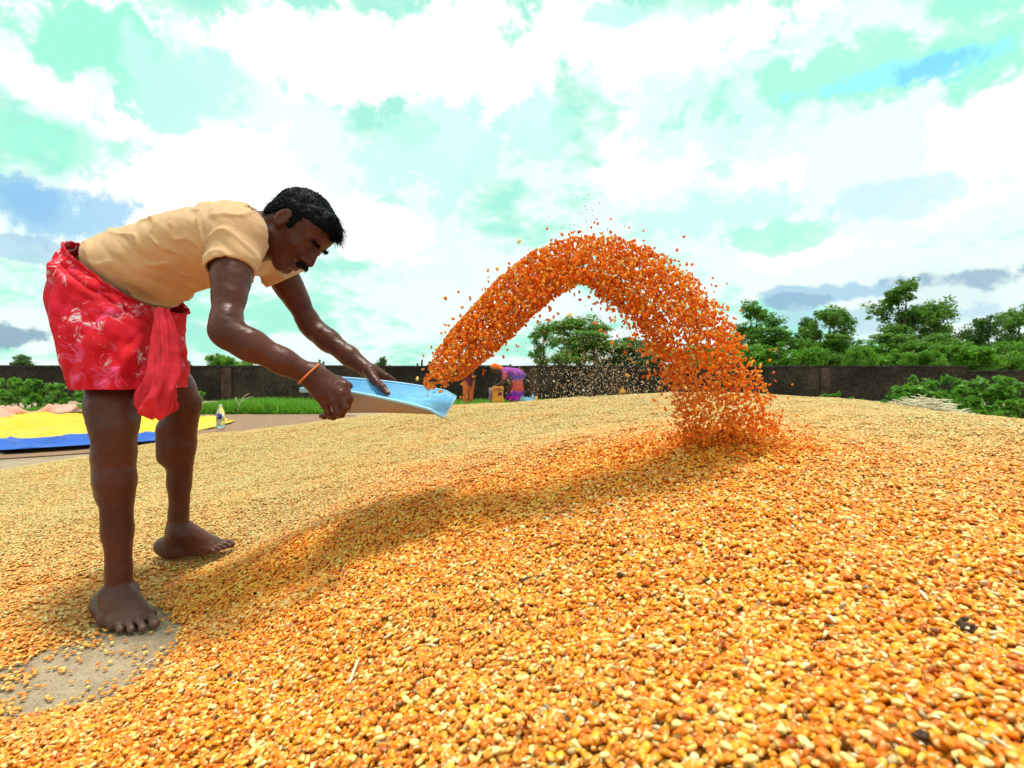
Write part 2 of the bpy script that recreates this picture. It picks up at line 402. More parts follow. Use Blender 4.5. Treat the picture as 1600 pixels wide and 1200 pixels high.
# kernel template: a flat rounded tooth, tip at s=0
def kernel_template(seed=0, n=8):
    r = np.random.default_rng(seed)
    S = np.array([.0, .05, .2, .42, .66, .86, .97]); Wd = np.array([.12, .2, .33, .445, .5, .445, .26]); T = np.array([.12, .18, .27, .31, .31, .27, .15])
    L, Wm, Tm = .0106, .0084, .0076
    V = []; kt = []
    for s, w, tt in zip(S, Wd, T):
        for k in range(n):
            a = 2 * math.pi * k / n; ca, sa = math.cos(a), math.sin(a)
            V.append(((s - .55) * L, w * Wm * np.sign(ca) * abs(ca) ** .85, tt * Tm * np.sign(sa) * abs(sa) ** .8)); kt.append(s)
    V.append((-.57 * L, 0, 0)); kt.append(0); V.append((.40 * L, 0, 0)); kt.append(1)
    V = np.array(V); kt = np.array(kt)
    V[:, 2] += .0006 * np.sin(V[:, 0] / L * 3 + seed); V = V + r.normal(0, .00016, V.shape)
    V[:, 1] *= 1 + .12 * r.normal(); V[:, 0] *= 1 + .08 * r.normal()
    q = []; m = len(S)
    for i in range(m - 1):
        for k in range(n): k2 = (k + 1) % n; q.append((i * n + k, (i + 1) * n + k, (i + 1) * n + k2, i * n + k2))
    tr = [(m * n, k, (k + 1) % n) for k in range(n)] + [(m * n + 1, (m - 1) * n + (k + 1) % n, (m - 1) * n + k) for k in range(n)]
    return V, np.array(q), np.array(tr), kt
TEMPL = [kernel_template(i) for i in range(6)]
TEMPL_SMALL = [kernel_template(i, 6) for i in range(6)]

def rot_mats(yaw, pitch, roll):
    cy, sy, cp, sp, cr, sr = np.cos(yaw), np.sin(yaw), np.cos(pitch), np.sin(pitch), np.cos(roll), np.sin(roll)
    o = np.zeros_like(cy); l = np.ones_like(cy)
    Rz = np.stack([cy, -sy, o, sy, cy, o, o, o, l], -1).reshape(-1, 3, 3); Ry = np.stack([cp, o, sp, o, l, o, -sp, o, cp], -1).reshape(-1, 3, 3)
    Rx = np.stack([l, o, o, o, cr, -sr, o, sr, cr], -1).reshape(-1, 3, 3)
    return Rz @ Ry @ Rx
def kernels_mesh(name, pos, Rm, scale, kc, mat='maize'):
    Vs, Q, T, KC, KT = [], [], [], [], []; off = 0; idx = np.arange(len(pos)) % len(TEMPL); TP = TEMPL_SMALL if mat == 'maize_thrown' else TEMPL
    for v in range(len(TP)):
        tv, tq, tt, kt = TP[v]; s = np.where(idx == v)[0]
        if not len(s): continue
        W = np.einsum('kij,nj->kni', Rm[s], tv) * scale[s][:, None, None] + pos[s][:, None, :]
        o = off + np.arange(len(s))[:, None, None] * len(tv)
        Vs.append(W.reshape(-1, 3)); Q.append((tq[None] + o).reshape(-1, 4)); T.append((tt[None] + o).reshape(-1, 3))
        KC.append(np.repeat(kc[s], len(tv))); KT.append(np.tile(kt, len(s))); off += len(s) * len(tv)
    return mesh_np(name, np.concatenate(Vs), [np.concatenate(Q), np.concatenate(T)], M[mat], attrs={'kc': np.concatenate(KC), 'kt': np.concatenate(KT)})

def clump_mesh(seed, rad=.072, n=400):
    r = np.random.default_rng(seed + 50)
    rr = rad * np.sqrt(r.uniform(0, 1, n)); th = r.uniform(0, 2 * np.pi, n)
    # loose relaxation so that kernels sit side by side in the top layer
    p = np.stack([rr * np.cos(th), rr * np.sin(th)], 1)
    for _ in range(12):
        d = p[:, None] - p[None]; l = np.linalg.norm(d, axis=-1) + 1e-9; push = np.clip(.0068 - l, 0, None) / l; np.fill_diagonal(push, 0)
        p = p + (d * push[..., None]).sum(1) * .22
    z = r.uniform(-.0095, .0045, n)
    pos = np.c_[p, z]
    Rm = rot_mats(r.uniform(0, 2 * np.pi, n), r.normal(0, .33, n), r.normal(0, .45, n))
    return kernels_mesh('kernel_clump', pos, Rm, np.where(r.uniform(0, 1, n) < .08, r.uniform(.5, .8, n), r.uniform(.85, 1.15, n)), r.uniform(0, 1, n))

def fresh_or_shade_mask(x, y):
    """redder corn: painted shadow band of arms and stream, and fresh corn where the throw lands"""
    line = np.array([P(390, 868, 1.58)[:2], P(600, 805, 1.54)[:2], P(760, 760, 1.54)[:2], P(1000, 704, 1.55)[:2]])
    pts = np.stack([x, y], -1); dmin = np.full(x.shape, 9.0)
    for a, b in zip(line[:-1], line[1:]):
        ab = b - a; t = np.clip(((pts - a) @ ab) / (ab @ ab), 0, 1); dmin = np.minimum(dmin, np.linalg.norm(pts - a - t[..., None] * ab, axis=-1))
    m = sstep(dmin, .30, .08) * .8  # shadow under arms, tray and stream, painted as redder kernel colour
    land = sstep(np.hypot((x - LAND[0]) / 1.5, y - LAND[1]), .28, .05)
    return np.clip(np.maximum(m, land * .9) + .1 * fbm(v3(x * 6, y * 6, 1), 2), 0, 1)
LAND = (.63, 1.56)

def build_heap():
    na, nb = 230, 230
    t = np.linspace(0, 1, na); ys = -.5 + 9.0 * t ** 1.8; r = np.linspace(-1, 1, nb); r = np.sign(r) * np.abs(r) ** 1.2 * 1.7
    Y = np.repeat(ys[:, None], nb, 1); X = r[None] * (Y + 1.6)
    Z = heap_h(X, Y) - .006
    G = np.stack([X, Y, Z], -1).reshape(-1, 3)
    ii, jj = np.meshgrid(np.arange(na - 1), np.arange(nb - 1), indexing='ij'); a = (ii * nb + jj).ravel()
    Fq = np.stack([a, a + 1, a + nb + 1, a + nb], 1); zq = G[Fq, 2].max(1); Fq = Fq[zq > -.03]
    heap = obj('maize_heap', mesh_np('maize_heap', G, Fq, M['heap']))
    tag(heap, 'wide low heap of orange and yellow maize grain spread over the yard', 'grain heap', kind='stuff')
    # clump anchor points
    pts = []
    for (y0, y1, sp) in ((.10, 2.4, .110), (2.4, 8.2, .114)):
        yy = np.arange(y0, y1, sp * .87)
        for k, yv in enumerate(yy):
            half = (1.25 * yv + .35)
            xx = np.arange(-half, half, sp) + (k % 2) * sp / 2
            pts.append(np.c_[xx, np.full(len(xx), yv)])
    pts = np.concatenate(pts); pts += RNG.normal(0, .008, pts.shape)
    h = heap_h(pts[:, 0], pts[:, 1])
    keep = h + .006 * fbm(v3(pts[:, 0] * 11, pts[:, 1] * 11, 2), 2) > .011; pts, h = pts[keep], h[keep]
    e = .03; nx = -(heap_h(pts[:, 0] + e, pts[:, 1]) - heap_h(pts[:, 0] - e, pts[:, 1])) / (2 * e); ny = -(heap_h(pts[:, 0], pts[:, 1] + e) - heap_h(pts[:, 0], pts[:, 1] - e)) / (2 * e)
    pos = np.c_[pts, h + .001]
    nrm = np.c_[nx, ny, np.ones(len(pts))]; nrm /= np.linalg.norm(nrm, axis=1, keepdims=True)
    yaw = RNG.uniform(0, 6.28, len(pts)); xa = np.c_[np.cos(yaw), np.sin(yaw), np.zeros(len(pts))]; xa -= nrm * (xa * nrm).sum(1, keepdims=True); xa /= np.linalg.norm(xa, axis=1, keepdims=True); yb = np.cross(nrm, xa)
    rot = np.c_[np.arctan2(yb[:, 2], nrm[:, 2]), -np.arcsin(np.clip(xa[:, 2], -1, 1)), np.arctan2(xa[:, 1], xa[:, 0])]
    x, y = pts[:, 0], pts[:, 1]
    dist = np.hypot(x, y)
    dust = np.clip(sstep(dist, 1.15, 3.2) * .95 + .22 * fbm(v3(x * 2.3, y * 2.3, 9), 3), 0, .97)
    dust = np.maximum(dust, .9 * sstep(x, -.1, -.9) * sstep(y, 1.4, 2.2))
    fr = fresh_or_shade_mask(x, y); dust = dust * (1 - fr)
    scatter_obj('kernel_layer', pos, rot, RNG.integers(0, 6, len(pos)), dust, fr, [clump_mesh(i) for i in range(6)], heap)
    # thin fringe: single kernels strewn on the bare earth
    n = 85000; yv = .5 + 5.5 * RNG.uniform(0, 1, n) ** 1.6; xv = RNG.uniform(-1.25, 0.1, n) * (yv + .3)
    hh = heap_h(xv, yv); hn = hh + .010 * fbm(v3(xv * 9, yv * 9, 2), 3); pr = sstep(hn, -.024, .014) ** 2.0; k = (hh < .018) & (RNG.uniform(0, 1, n) < pr * .9 + .016)
    xv, yv, hh = xv[k], yv[k], hh[k]
    pos = np.c_[xv, yv, np.maximum(hh - .004, 0) + .0026 + RNG.uniform(0, .001, len(xv))]
    Rm = rot_mats(RNG.uniform(0, 6.28, len(pos)), RNG.normal(0, .12, len(pos)), RNG.normal(0, .2, len(pos)))
    fringe = obj('strewn_kernels', kernels_mesh('strewn_kernels', pos, Rm, RNG.uniform(.85, 1.1, len(pos)), RNG.uniform(.05, .96, len(pos))), heap)
    fringe['kind'] = 'stuff'; fringe['dust'] = .3; fringe['fresh_or_shade'] = 0.0
    return heap

def scatter_obj(name, pos, rot, idx, dust, fresh_or_shade, meshes, parent):
    me = mesh_np(name, pos, [], None, attrs={'dust': dust, 'fresh_or_shade': fresh_or_shade})
    a = me.attributes.new('rot', 'FLOAT_VECTOR', 'POINT'); a.data.foreach_set('vector', rot.astype(np.float32).ravel())
    a = me.attributes.new('pick', 'INT', 'POINT'); a.data.foreach_set('value', idx.astype(np.int32))
    o = obj(name, me, parent); o['kind'] = 'stuff'
    ng = bpy.data.node_groups.new('lay_clumps', 'GeometryNodeTree')
    ng.interface.new_socket('Geometry', in_out='INPUT', socket_type='NodeSocketGeometry'); ng.interface.new_socket('Geometry', in_out='OUTPUT', socket_type='NodeSocketGeometry')
    N, L = ng.nodes, ng.links; gi = N.new('NodeGroupInput'); go = N.new('NodeGroupOutput')
    join = N.new('GeometryNodeJoinGeometry')
    for m in reversed(meshes):
        so = bpy.data.objects.new('kernel_clump', m)
        oi = N.new('GeometryNodeObjectInfo'); oi.inputs['Object'].default_value = so; oi.inputs['As Instance'].default_value = False
        g = N.new('GeometryNodeGeometryToInstance'); L.new(oi.outputs['Geometry'], g.inputs[0]); L.new(g.outputs[0], join.inputs[0])
    ip = N.new('GeometryNodeInstanceOnPoints'); L.new(gi.outputs[0], ip.inputs['Points']); L.new(join.outputs[0], ip.inputs['Instance'])
    ip.inputs['Pick Instance'].default_value = True
    na = N.new('GeometryNodeInputNamedAttribute'); na.data_type = 'INT'; na.inputs['Name'].default_value = 'pick'; L.new(na.outputs[0], ip.inputs['Instance Index'])
    nr = N.new('GeometryNodeInputNamedAttribute'); nr.data_type = 'FLOAT_VECTOR'; nr.inputs['Name'].default_value = 'rot'
    er = N.new('FunctionNodeEulerToRotation'); L.new(nr.outputs[0], er.inputs[0]); L.new(er.outputs[0], ip.inputs['Rotation'])
    L.new(ip.outputs[0], go.inputs[0])
    md = o.modifiers.new('clumps', 'NODES'); md.node_group = ng
    return o
build_heap()

# ------------------------------------------------------------------ smooth-union bodies (one continuous mesh through surface nets)
class Body:
    def __init__(s): s.p = []
    def _bb(s, lo, hi, k): return lo - k - .03, hi + k + .03
    def rc(s, a, b, ra, rb=None, k=.02, sub=False):
        rb = ra if rb is None else rb; a = np.asarray(a, float); b = np.asarray(b, float); r = max(ra, rb)
        s.p.append(('rc', (a, b, ra, rb), k, sub) + s._bb(np.minimum(a, b) - r, np.maximum(a, b) + r, k))
    def chain(s, pts, rad, k=.02):
        for i in range(len(pts) - 1): s.rc(pts[i], pts[i + 1], rad[i], rad[i + 1], k)
    def el(s, c, r, axes=None, k=.02, sub=False):
        c = np.asarray(c, float); A = np.eye(3) if axes is None else np.asarray(axes, float); r = np.asarray(r, float)
        ext = np.sqrt(((A * r[:, None]) ** 2).sum(0))
        s.p.append(('el', (c, r, A), k, sub) + s._bb(c - ext, c + ext, k))
    def cut(s, c, n):                                            # keep the side the normal points away from
        s.p.append(('pl', (np.asarray(c, float), np.asarray(n, float) / np.linalg.norm(n)), 0, 'cut', np.full(3, -9.), np.full(3, 9.)))
    @staticmethod
    def prim(t, a, q):
        if t == 'rc':
            A, B, ra, rb = a; ba = B - A; l2 = ba @ ba; h = np.clip(((q - A) @ ba) / (l2 + 1e-12), 0, 1)
            return np.linalg.norm(q - A - h[..., None] * ba, axis=-1) - (ra + (rb - ra) * h)
        if t == 'el':
            c, r, A = a; l = (q - c) @ A.T; k0 = np.linalg.norm(l / r, axis=-1); k1 = np.linalg.norm(l / (r * r), axis=-1) + 1e-9
            return k0 * (k0 - 1) / k1
        c, n = a; return (q - c) @ n
    def ev(s, q, lo=None, hi=None):
        d = np.full(q.shape[:-1], .5)
        for t, a, k, sub, l, h in s.p:
            if lo is not None and (np.any(l > hi) or np.any(h < lo)): continue
            e = s.prim(t, a, q)
            if sub == 'cut': d = np.maximum(d, e)
            elif sub:
                m = np.clip(.5 - .5 * (d + e) / k, 0, 1); d = d * (1 - m) - e * m + k * m * (1 - m)
            else:
                m = np.clip(.5 + .5 * (d - e) / k, 0, 1); d = d * (1 - m) + e * m - k * m * (1 - m)
        return d

def surface_nets(fn, lo, hi, vox, NB=14):
    """fn(q, lo, hi) -> distance; returns vertices and quads"""
    lo = np.asarray(lo, float); nb = np.ceil((np.asarray(hi) - lo) / (vox * NB)).astype(int) + 1
    bs = vox * NB; gi = np.stack(np.meshgrid(*[np.arange(n) for n in nb], indexing='ij'), -1).reshape(-1, 3)
    cen = lo + (gi + .5) * bs; dc = np.abs(fn(cen, None, None)); act = gi[dc < bs * 1.15 + .012]
    loc = np.stack(np.meshgrid(*[np.arange(NB + 1)] * 3, indexing='ij'), -1)
    dims = nb * NB + 2; keys, vpos, qk = [], [], []
    def key(c): return (c[..., 0] * dims[1] + c[..., 1]) * dims[2] + c[..., 2]
    for b in act:
        base = b * NB; g = base + loc; q = lo + g * vox
        d = fn(q, q[0, 0, 0], q[-1, -1, -1]); s = d < 0
        if s.all() or not s.any(): continue
        n = NB
        corner = [(i, j, k) for i in (0, 1) for j in (0, 1) for k in (0, 1)]
        cs = sum(s[i:i + n, j:j + n, k:k + n].astype(int) for i, j, k in corner); cell = np.argwhere((cs > 0) & (cs < 8))
        if not len(cell): continue
        acc = np.zeros((len(cell), 3)); cnt = np.zeros(len(cell))
        for i, j, k in corner:
            for ax in range(3):
                if (i, j, k)[ax]: continue
                e = [i, j, k]; e[ax] = 1
                d0 = d[cell[:, 0] + i, cell[:, 1] + j, cell[:, 2] + k]; d1 = d[cell[:, 0] + e[0], cell[:, 1] + e[1], cell[:, 2] + e[2]]
                m = (d0 < 0) != (d1 < 0); t = np.where(m, d0 / np.where(m, d0 - d1, 1), 0)
                p = cell + np.array((i, j, k)); p = p.astype(float); p[:, ax] += t
                acc[m] += p[m]; cnt[m] += 1
        keys.append(key(base + cell)); vpos.append(lo + (base + acc / cnt[:, None]) * vox)
        for ax in range(3):
            sl0 = s[:n, :n, :n]; sh = [slice(0, n)] * 3; sh[ax] = slice(1, n + 1); s1 = s[tuple(sh)]
            ed = np.argwhere(sl0 != s1)
            if not len(ed): continue
            flip = sl0[ed[:, 0], ed[:, 1], ed[:, 2]]; g0 = base + ed; u, v = (ax + 1) % 3, (ax + 2) % 3
            du = np.zeros(3, int); du[u] = 1; dv = np.zeros(3, int); dv[v] = 1
            qd = np.stack([key(g0), key(g0 - du), key(g0 - du - dv), key(g0 - dv)], 1)
            qd[~flip] = qd[~flip][:, ::-1]; qk.append(qd)
    keys = np.concatenate(keys); V = np.concatenate(vpos); qk = np.concatenate(qk)
    o = np.argsort(keys); ks = keys[o]; j = np.clip(np.searchsorted(ks, qk), 0, len(ks) - 1); ok = (ks[j] == qk).all(1)
    return V, o[j[ok]][:, ::-1]

def relax(V, Q, it=2, lam=.5):
    n = len(V)
    for _ in range(it):
        S = np.zeros((n, 3)); c = np.zeros(n)
        for a in range(4):
            for b in ((a + 1) % 4, (a + 3) % 4):
                for ax in range(3): S[:, ax] += np.bincount(Q[:, a], V[Q[:, b], ax], n)
                c += np.bincount(Q[:, a], minlength=n)
        V = V + lam * (S / np.maximum(c, 1)[:, None] - V)
    return V
def vnormals(V, Q):
    nf = np.cross(V[Q[:, 2]] - V[Q[:, 0]], V[Q[:, 3]] - V[Q[:, 1]]); N = np.zeros_like(V)
    for a in range(4):
        for ax in range(3): N[:, ax] += np.bincount(Q[:, a], nf[:, ax], len(V))
    return N / (np.linalg.norm(N, axis=1, keepdims=True) + 1e-12)
def near_blob(V, c, r0, r1): return sstep(np.linalg.norm(V - np.asarray(c), axis=1), r1, r0)

# ------------------------------------------------------------------ the man winnowing
def build_man():
    root = empty('person', P(230, 940, 1.55) * np.array([1, 1, 0]) + np.array([0, 0, .01]))
    tag(root, 'barefoot man in tan shirt and red wrap bending forward with a blue tray', 'person')
    B = Body()
    sp = np.array([.935, 0, .354]); dn = np.array([-.354, 0, .935]); lat = np.array([0, 1., 0]); TA = np.stack([sp, lat, dn])
    torso = [(P(165, 462, 1.57), (.105, .140, .108)), (P(212, 425, 1.57), (.125, .124, .096)), (P(292, 393, 1.565), (.150, .138, .094)), (P(362, 380, 1.56), (.085, .142, .084))]
    for c, r in torso: B.el(c, r, TA, .05)
    sh_n, sh_f = P(366, 376, 1.405), P(420, 392, 1.725)
    el_n, wr_n = P(352, 520, 1.275), P(486, 586, 1.325)
    el_f, wr_f = P(487, 512, 1.82), P(579, 582, 1.735)
    B.rc(P(372, 364, 1.44), P(385, 368, 1.69), .054, .054, .05)
    # neck and head
    hu = np.array([.80, 0, .60]); hn = np.array([.60, 0, -.80]); HA = np.stack([hu, hn, lat]); hc = P(467, 360, 1.545)
    # a slight turn of the head towards the viewer
    ya = R(8); hn2 = hn * math.cos(ya) - lat * math.sin(ya); hl = lat * math.cos(ya) + hn * math.sin(ya); HA = np.stack([hu, hn2, hl])
    hp = lambda u, n, l=0.0: hc + (hu * u + hn2 * n + hl * l) * .95
    B.rc(P(388, 368, 1.555), hp(-.045, -.045), .060, .053, .03)
    B.rc(P(400, 378, 1.55), hp(-.07, .0), .05, .042, .03)
    B.el(hp(.022, -.012), (.083, .092, .071), HA, .02); B.el(hp(-.035, .032), (.070, .052, .056), HA, .025)
    B.el(hp(.045, .035), (.055, .05, .062), HA, .02)
    B.rc(hp(-.10, .062, -.012), hp(-.10, .062, .012), .018, .018, .018)
    for sgn in (-1, 1):
        B.rc(hp(-.060, -.005, .050 * sgn), hp(-.094, .05, .018 * sgn), .017, .016, .02)
        B.rc(hp(.020, .078, .008 * sgn), hp(.018, .066, .044 * sgn), .0115, .010, .010)
        B.el(hp(-.022, .058, .042 * sgn), (.018, .018, .018), HA, .018)
        B.el(hp(.0015, .090, .031 * sgn), (.0125, .014, .017), HA, .008, sub=True)
        B.el(hp(.0, .0715, .031 * sgn), (.0125, .0125, .0135), HA, .003)
        B.rc(hp(-.036, .090, .010 * sgn), hp(-.034, .094, .007 * sgn), .0085, .008, .006)
        # ear: rim and hollow
        e0 = hp(-.002, -.014, .076 * sgn)
        B.el(e0, (.032, .020, .011), HA, .004); B.el(e0 + hl * (.011 * sgn) + hn2 * .003, (.021, .011, .008), HA, .003, sub=True)
        B.rc(hp(-.026, -.006, .072 * sgn), hp(-.03, -.004, .070 * sgn), .008, .007, .006)
    B.rc(hp(.018, .080), hp(-.030, .104), .0085, .0125, .009)
    B.rc(hp(-.060, .086, -.019), hp(-.060, .086, .019), .0075, .0075, .008); B.rc(hp(-.060, .092), hp(-.061, .093), .007, .007, .008)
    B.rc(hp(-.076, .083, -.016), hp(-.076, .083, .016), .008, .008, .008)
    B.rc(hp(-.0675, .101, -.017), hp(-.0675, .101, .017), .0035, .0035, .004, sub=True)
    # arms
    def arm(sh, el, wr, s, out):
        B.rc(sh, sh + (el - sh) * .35, .060 * s, .053 * s, .03)
        B.chain([sh, sh + (el - sh) * .45, sh + (el - sh) * .9, el], [.052 * s, .049 * s, .041 * s, .039 * s], .02)
        mid = sh + (el - sh) * .48 + out * .008; B.rc(mid - (el - sh) * .14, mid + (el - sh) * .14, .047 * s, .044 * s, .02)
        B.rc(el - (wr - el) * .02, el + (wr - el) * .18, .036 * s, .040 * s, .02)
        B.chain([el + (wr - el) * .1, el + (wr - el) * .3, el + (wr - el) * .65, wr], [.041 * s, .044 * s, .037 * s, .0300 * s], .02)
    arm(sh_n, el_n, wr_n, .80, np.array([.4, -.3, .2])); arm(sh_f, el_f, wr_f, .80, np.array([.4, .3, .2]))
    # near hand closed round the near rim: fingers outside, thumb inside
    def finger(pts, r, k=.003): B.chain(pts, r, k)
    mc = [P(537, 603, 1.338), P(531, 615, 1.322), P(520, 625, 1.318), P(507, 630, 1.322)]
    wb = [wr_n + np.array([.004, .010, .012]), wr_n + np.array([.004, .002, .004]), wr_n + np.array([.0, -.003, -.004]), wr_n + np.array([-.002, .0, -.013])]
    for w_, m_, r_ in zip(wb, mc, (.0135, .0135, .013, .012)): B.rc(w_, m_, .0185, r_, .012)
    B.rc((wb[1] + mc[1]) / 2 + np.array([0, .012, -.004]), (wb[2] + mc[2]) / 2 + np.array([0, .014, 0]), .017, .016, .012)
    finger([mc[0], P(547, 622, 1.330), P(543, 637, 1.343), P(536, 643, 1.357)], [.0118, .0092, .0084, .0076])
    finger([mc[1], P(540, 637, 1.318), P(534, 648, 1.334), P(527, 650, 1.352)], [.0118, .0092, .0084, .0076])
    finger([mc[2], P(528, 644, 1.317), P(521, 652, 1.334), P(515, 652, 1.352)], [.0112, .0088, .0080, .0072])
    finger([mc[3], P(513, 645, 1.322), P(507, 651, 1.336), P(502, 650, 1.350)], [.0102, .0080, .0073, .0066])
    finger([wb[0] + np.array([.006, .01, .004]), P(507, 592, 1.362), P(528, 594, 1.392), P(546, 603, 1.408)], [.016, .0155, .0118, .0095])
    # far hand: thumb lies inside the tray, fingers behind the far rim
    mcf = [P(602, 588, 1.738), P(604, 593, 1.758), P(601, 599, 1.772), P(596, 604, 1.78)]
    wf = [wr_f + np.array([.002, -.006, .008]), wr_f + np.array([.002, .004, .006]), wr_f + np.array([.0, .012, .0]), wr_f + np.array([-.002, .016, -.009])]
    for w_, m_ in zip(wf, mcf): B.rc(w_, m_, .018, .0128, .012)
    finger([mcf[0], P(614, 596, 1.752), P(618, 607, 1.752), P(616, 614, 1.747)], [.0122, .0105, .0095, .0085])
    finger([mcf[1], P(614, 601, 1.775), P(617, 612, 1.768), P(614, 620, 1.756)], [.0122, .0105, .0095, .0085])
    finger([mcf[2], P(609, 608, 1.785), P(611, 618, 1.776), P(607, 624, 1.762)], [.0118, .010, .009, .008])
    finger([mcf[3], P(602, 612, 1.786), P(604, 621, 1.778), P(601, 626, 1.766)], [.0108, .009, .0082, .0072])
    th = [wf[0] + np.array([-.004, -.01, -.004]), P(586, 595, 1.700), P(597, 605, 1.672), P(605.5, 614.5, 1.655)]
    finger(th, [.0165, .0148, .0118, .0098], .008)
    # legs
    hip_n, kn_n, an_n = P(172, 470, 1.50), P(178, 668, 1.395), P(186, 926, 1.395)
    hip_f, kn_f, an_f = P(205, 470, 1.67), P(283, 632, 1.725), P(277, 828, 1.775)
    def leg(hip, kn, an, s, kd):
        B.chain([hip, hip + (kn - hip) * .5, hip + (kn - hip) * .86, kn], [.074 * s, .072 * s, .066 * s, .058 * s], .03)
        B.rc(kn + kd * .026 + np.array([0, 0, .010]), kn + kd * .027 - np.array([0, 0, .018]), .038 * s, .034 * s, .016)
        sh = an - kn
        B.chain([kn, kn + sh * .14, kn + sh * .32, kn + sh * .62, kn + sh * .86, an], [.056 * s, .052 * s, .050 * s, .0375 * s, .0285 * s, .0315 * s], .02)
        cb = -kd * .033; B.rc(kn + sh * .19 + cb, kn + sh * .40 + cb, .045 * s, .040 * s, .02)
        B.rc(kn + sh * .1 + kd * .012, kn + sh * .9 + kd * .008, .034 * s, .024 * s, .02)
    kd_n = np.array([.85, -.52, 0]); kd_f = np.array([.96, .2, 0])
    leg(hip_n, kn_n, an_n, .86, kd_n); leg(hip_f, kn_f, an_f, .84, kd_f)
    def foot(an, heel, toes, dirv, gz):
        """toes: five tip points from big to little, on the ground"""
        side = toes[4] - toes[0]
        heel = np.array(heel)
        B.rc(heel + np.array([0, 0, .030]), heel + dirv * .012 + np.array([0, 0, .024]), .030, .031, .02)
        B.rc(an, heel + dirv * .03 + np.array([0, 0, .034]), .031, .031, .025)
        rt = [.0118, .0086, .0082, .008, .0076]
        balls = []
        for i, t in enumerate(toes):
            bl = t - dirv * (.056 - .003 * i) + np.array([0, 0, .010])
            balls.append(bl)
            B.rc(an + dirv * (.028) + side * (.16 * (i - 2) / 2) + np.array([0, 0, -.016]), bl, .026, .0145, .022)
            B.rc(heel + dirv * .03 + side * (.2 * (i - 2) / 2) + np.array([0, 0, .022]), bl - np.array([0, 0, .002]), .022, .0135, .020)
            B.chain([bl, t - dirv * .017 + np.array([0, 0, .008]), t - dirv * rt[i] * .7], [.0105, rt[i] * .82, rt[i]], .002)
            nails.append((t + np.array([0, 0, rt[i] * .75]) - dirv * .003, rt[i] * .62))
        for m in (an + np.cross(dirv, [0, 0, 1]) * .032, an - np.cross(dirv, [0, 0, 1]) * .032):
            B.rc(m + np.array([0, 0, .004]), m - np.array([0, 0, .004]), .012, .011, .02)
    nails = []
    g = lambda px, py, Z: P(px, py, (H - Z) * F / (py - YH))
    dv = np.array([.76, -.65, 0])
    tn = [g(243, 977, .012), g(224, 983, .010), g(206, 985, .010), g(189, 985, .010), g(174, 981, .010)]
    foot(an_n, g(166, 954, .004), tn, dv, 0)
    df = np.array([.97, .24, 0]); zf = .034
    tf0 = g(361, 853, zf + .012); sdv = np.array([.10, -.97, 0]); sdv /= np.linalg.norm(sdv)
    tf = [tf0 + np.array([0, .02, 0]), tf0 + sdv * .0 , tf0 + sdv * .018 - df * .008, tf0 + sdv * .034 - df * .018, tf0 + sdv * .048 - df * .030]
    foot(an_f, g(256, 868, zf), tf, df, zf)
    V, Q = surface_nets(B.ev, (-1.42, 1.15, -.03), (-.28, 1.95, 1.2), .0028)
    V = relax(V, Q, 2, .45)
    soft = np.ones(len(V))                                        # keep hands, feet and head crisp, smooth the long limbs
    for c, r0, r1 in [(P(520, 620, 1.335), .075, .11), (P(598, 600, 1.74), .085, .12), (hc, .135, .17)]: soft *= 1 - near_blob(V, c, r0, r1)
    soft *= sstep(V[:, 2], .10, .16)
    for _ in range(8): V = V + (relax(V, Q, 1, .6) - V) * soft[:, None]
    N = vnormals(V, Q)
    # veins, tendons and muscle unevenness
    V = V + N * (fbm(V * 45, 3) * .0009 + fbm(V * 12, 2) * .0007)[:, None] * (np.linalg.norm(V - hc, axis=1) > .16)[:, None]
    for w_, m_ in list(zip(wb, mc)) + list(zip(wf, mcf)):                           # tendons on the back of the hand
        ab = m_ - w_; t = np.clip(((V - w_) @ ab) / (ab @ ab), 0, 1); d = np.linalg.norm(V - w_ - t[:, None] * ab, axis=1)
        V = V + N * (.0011 * sstep(d, .024, .012) * (np.cos(np.clip((d - .012) / .012, 0, 1) * 3.14) * .5 + .5) * (t > .25) * (t < 1))[:, None]
    dusty = sstep(V[:, 2], .45, .02) * .2 + .45 * sstep(V[:, 2], .10, .01); dusty *= .75 + .45 * fbm(V * 13, 3); dusty += .12 * near_blob(V, kn_n + kd_n * .05, .0, .09)
    pale = np.zeros(len(V))
    for c, r in nails: pale = np.maximum(pale, near_blob(V, c, r * .5, r * .95) * .45)
    pale = np.maximum(pale, near_blob(V, th[-1] + np.array([.003, -.004, .008]), .004, .0085))
    lip = np.zeros(len(V))
    for l in np.linspace(-.02, .02, 7):
        lip = np.maximum(lip, .7 * near_blob(V, hp(-.060, .094, l), .006, .011)); lip = np.maximum(lip, .6 * near_blob(V, hp(-.078, .092, l), .005, .010))
    body = obj('body', mesh_np('body', V, Q, M['skin'], attrs={'dusty': np.clip(dusty, 0, .8), 'pale': pale, 'lip': lip}), root)

    # eyes (downcast), brows, moustache, hair
    def hair_strands(name, roots, dirs, lens, rad, bend, parent, base=None):
        Vs, Fs = [], []; n = 0
        for r0, d0, L0 in zip(roots, dirs, lens):
            pts = [r0, r0 + d0 * L0 * .5 + bend * L0 * .12, r0 + d0 * L0 + bend * L0 * .45]
            a = np.cross(d0, [.3, .5, .8]); a /= np.linalg.norm(a) + 1e-9; b = np.cross(d0, a)
            for p, w in zip(pts, (rad, rad * .8, rad * .2)):
                for k in range(3): Vs.append(p + w * (a * math.cos(k * 2.094) + b * math.sin(k * 2.094)))
            for i in range(2):
                for k in range(3): k2 = (k + 1) % 3; Fs.append((n + i * 3 + k, n + i * 3 + k2, n + i * 3 + 3 + k2, n + i * 3 + 3 + k))
            n += 9
        Vs = np.array(Vs); Fs = np.array(Fs)
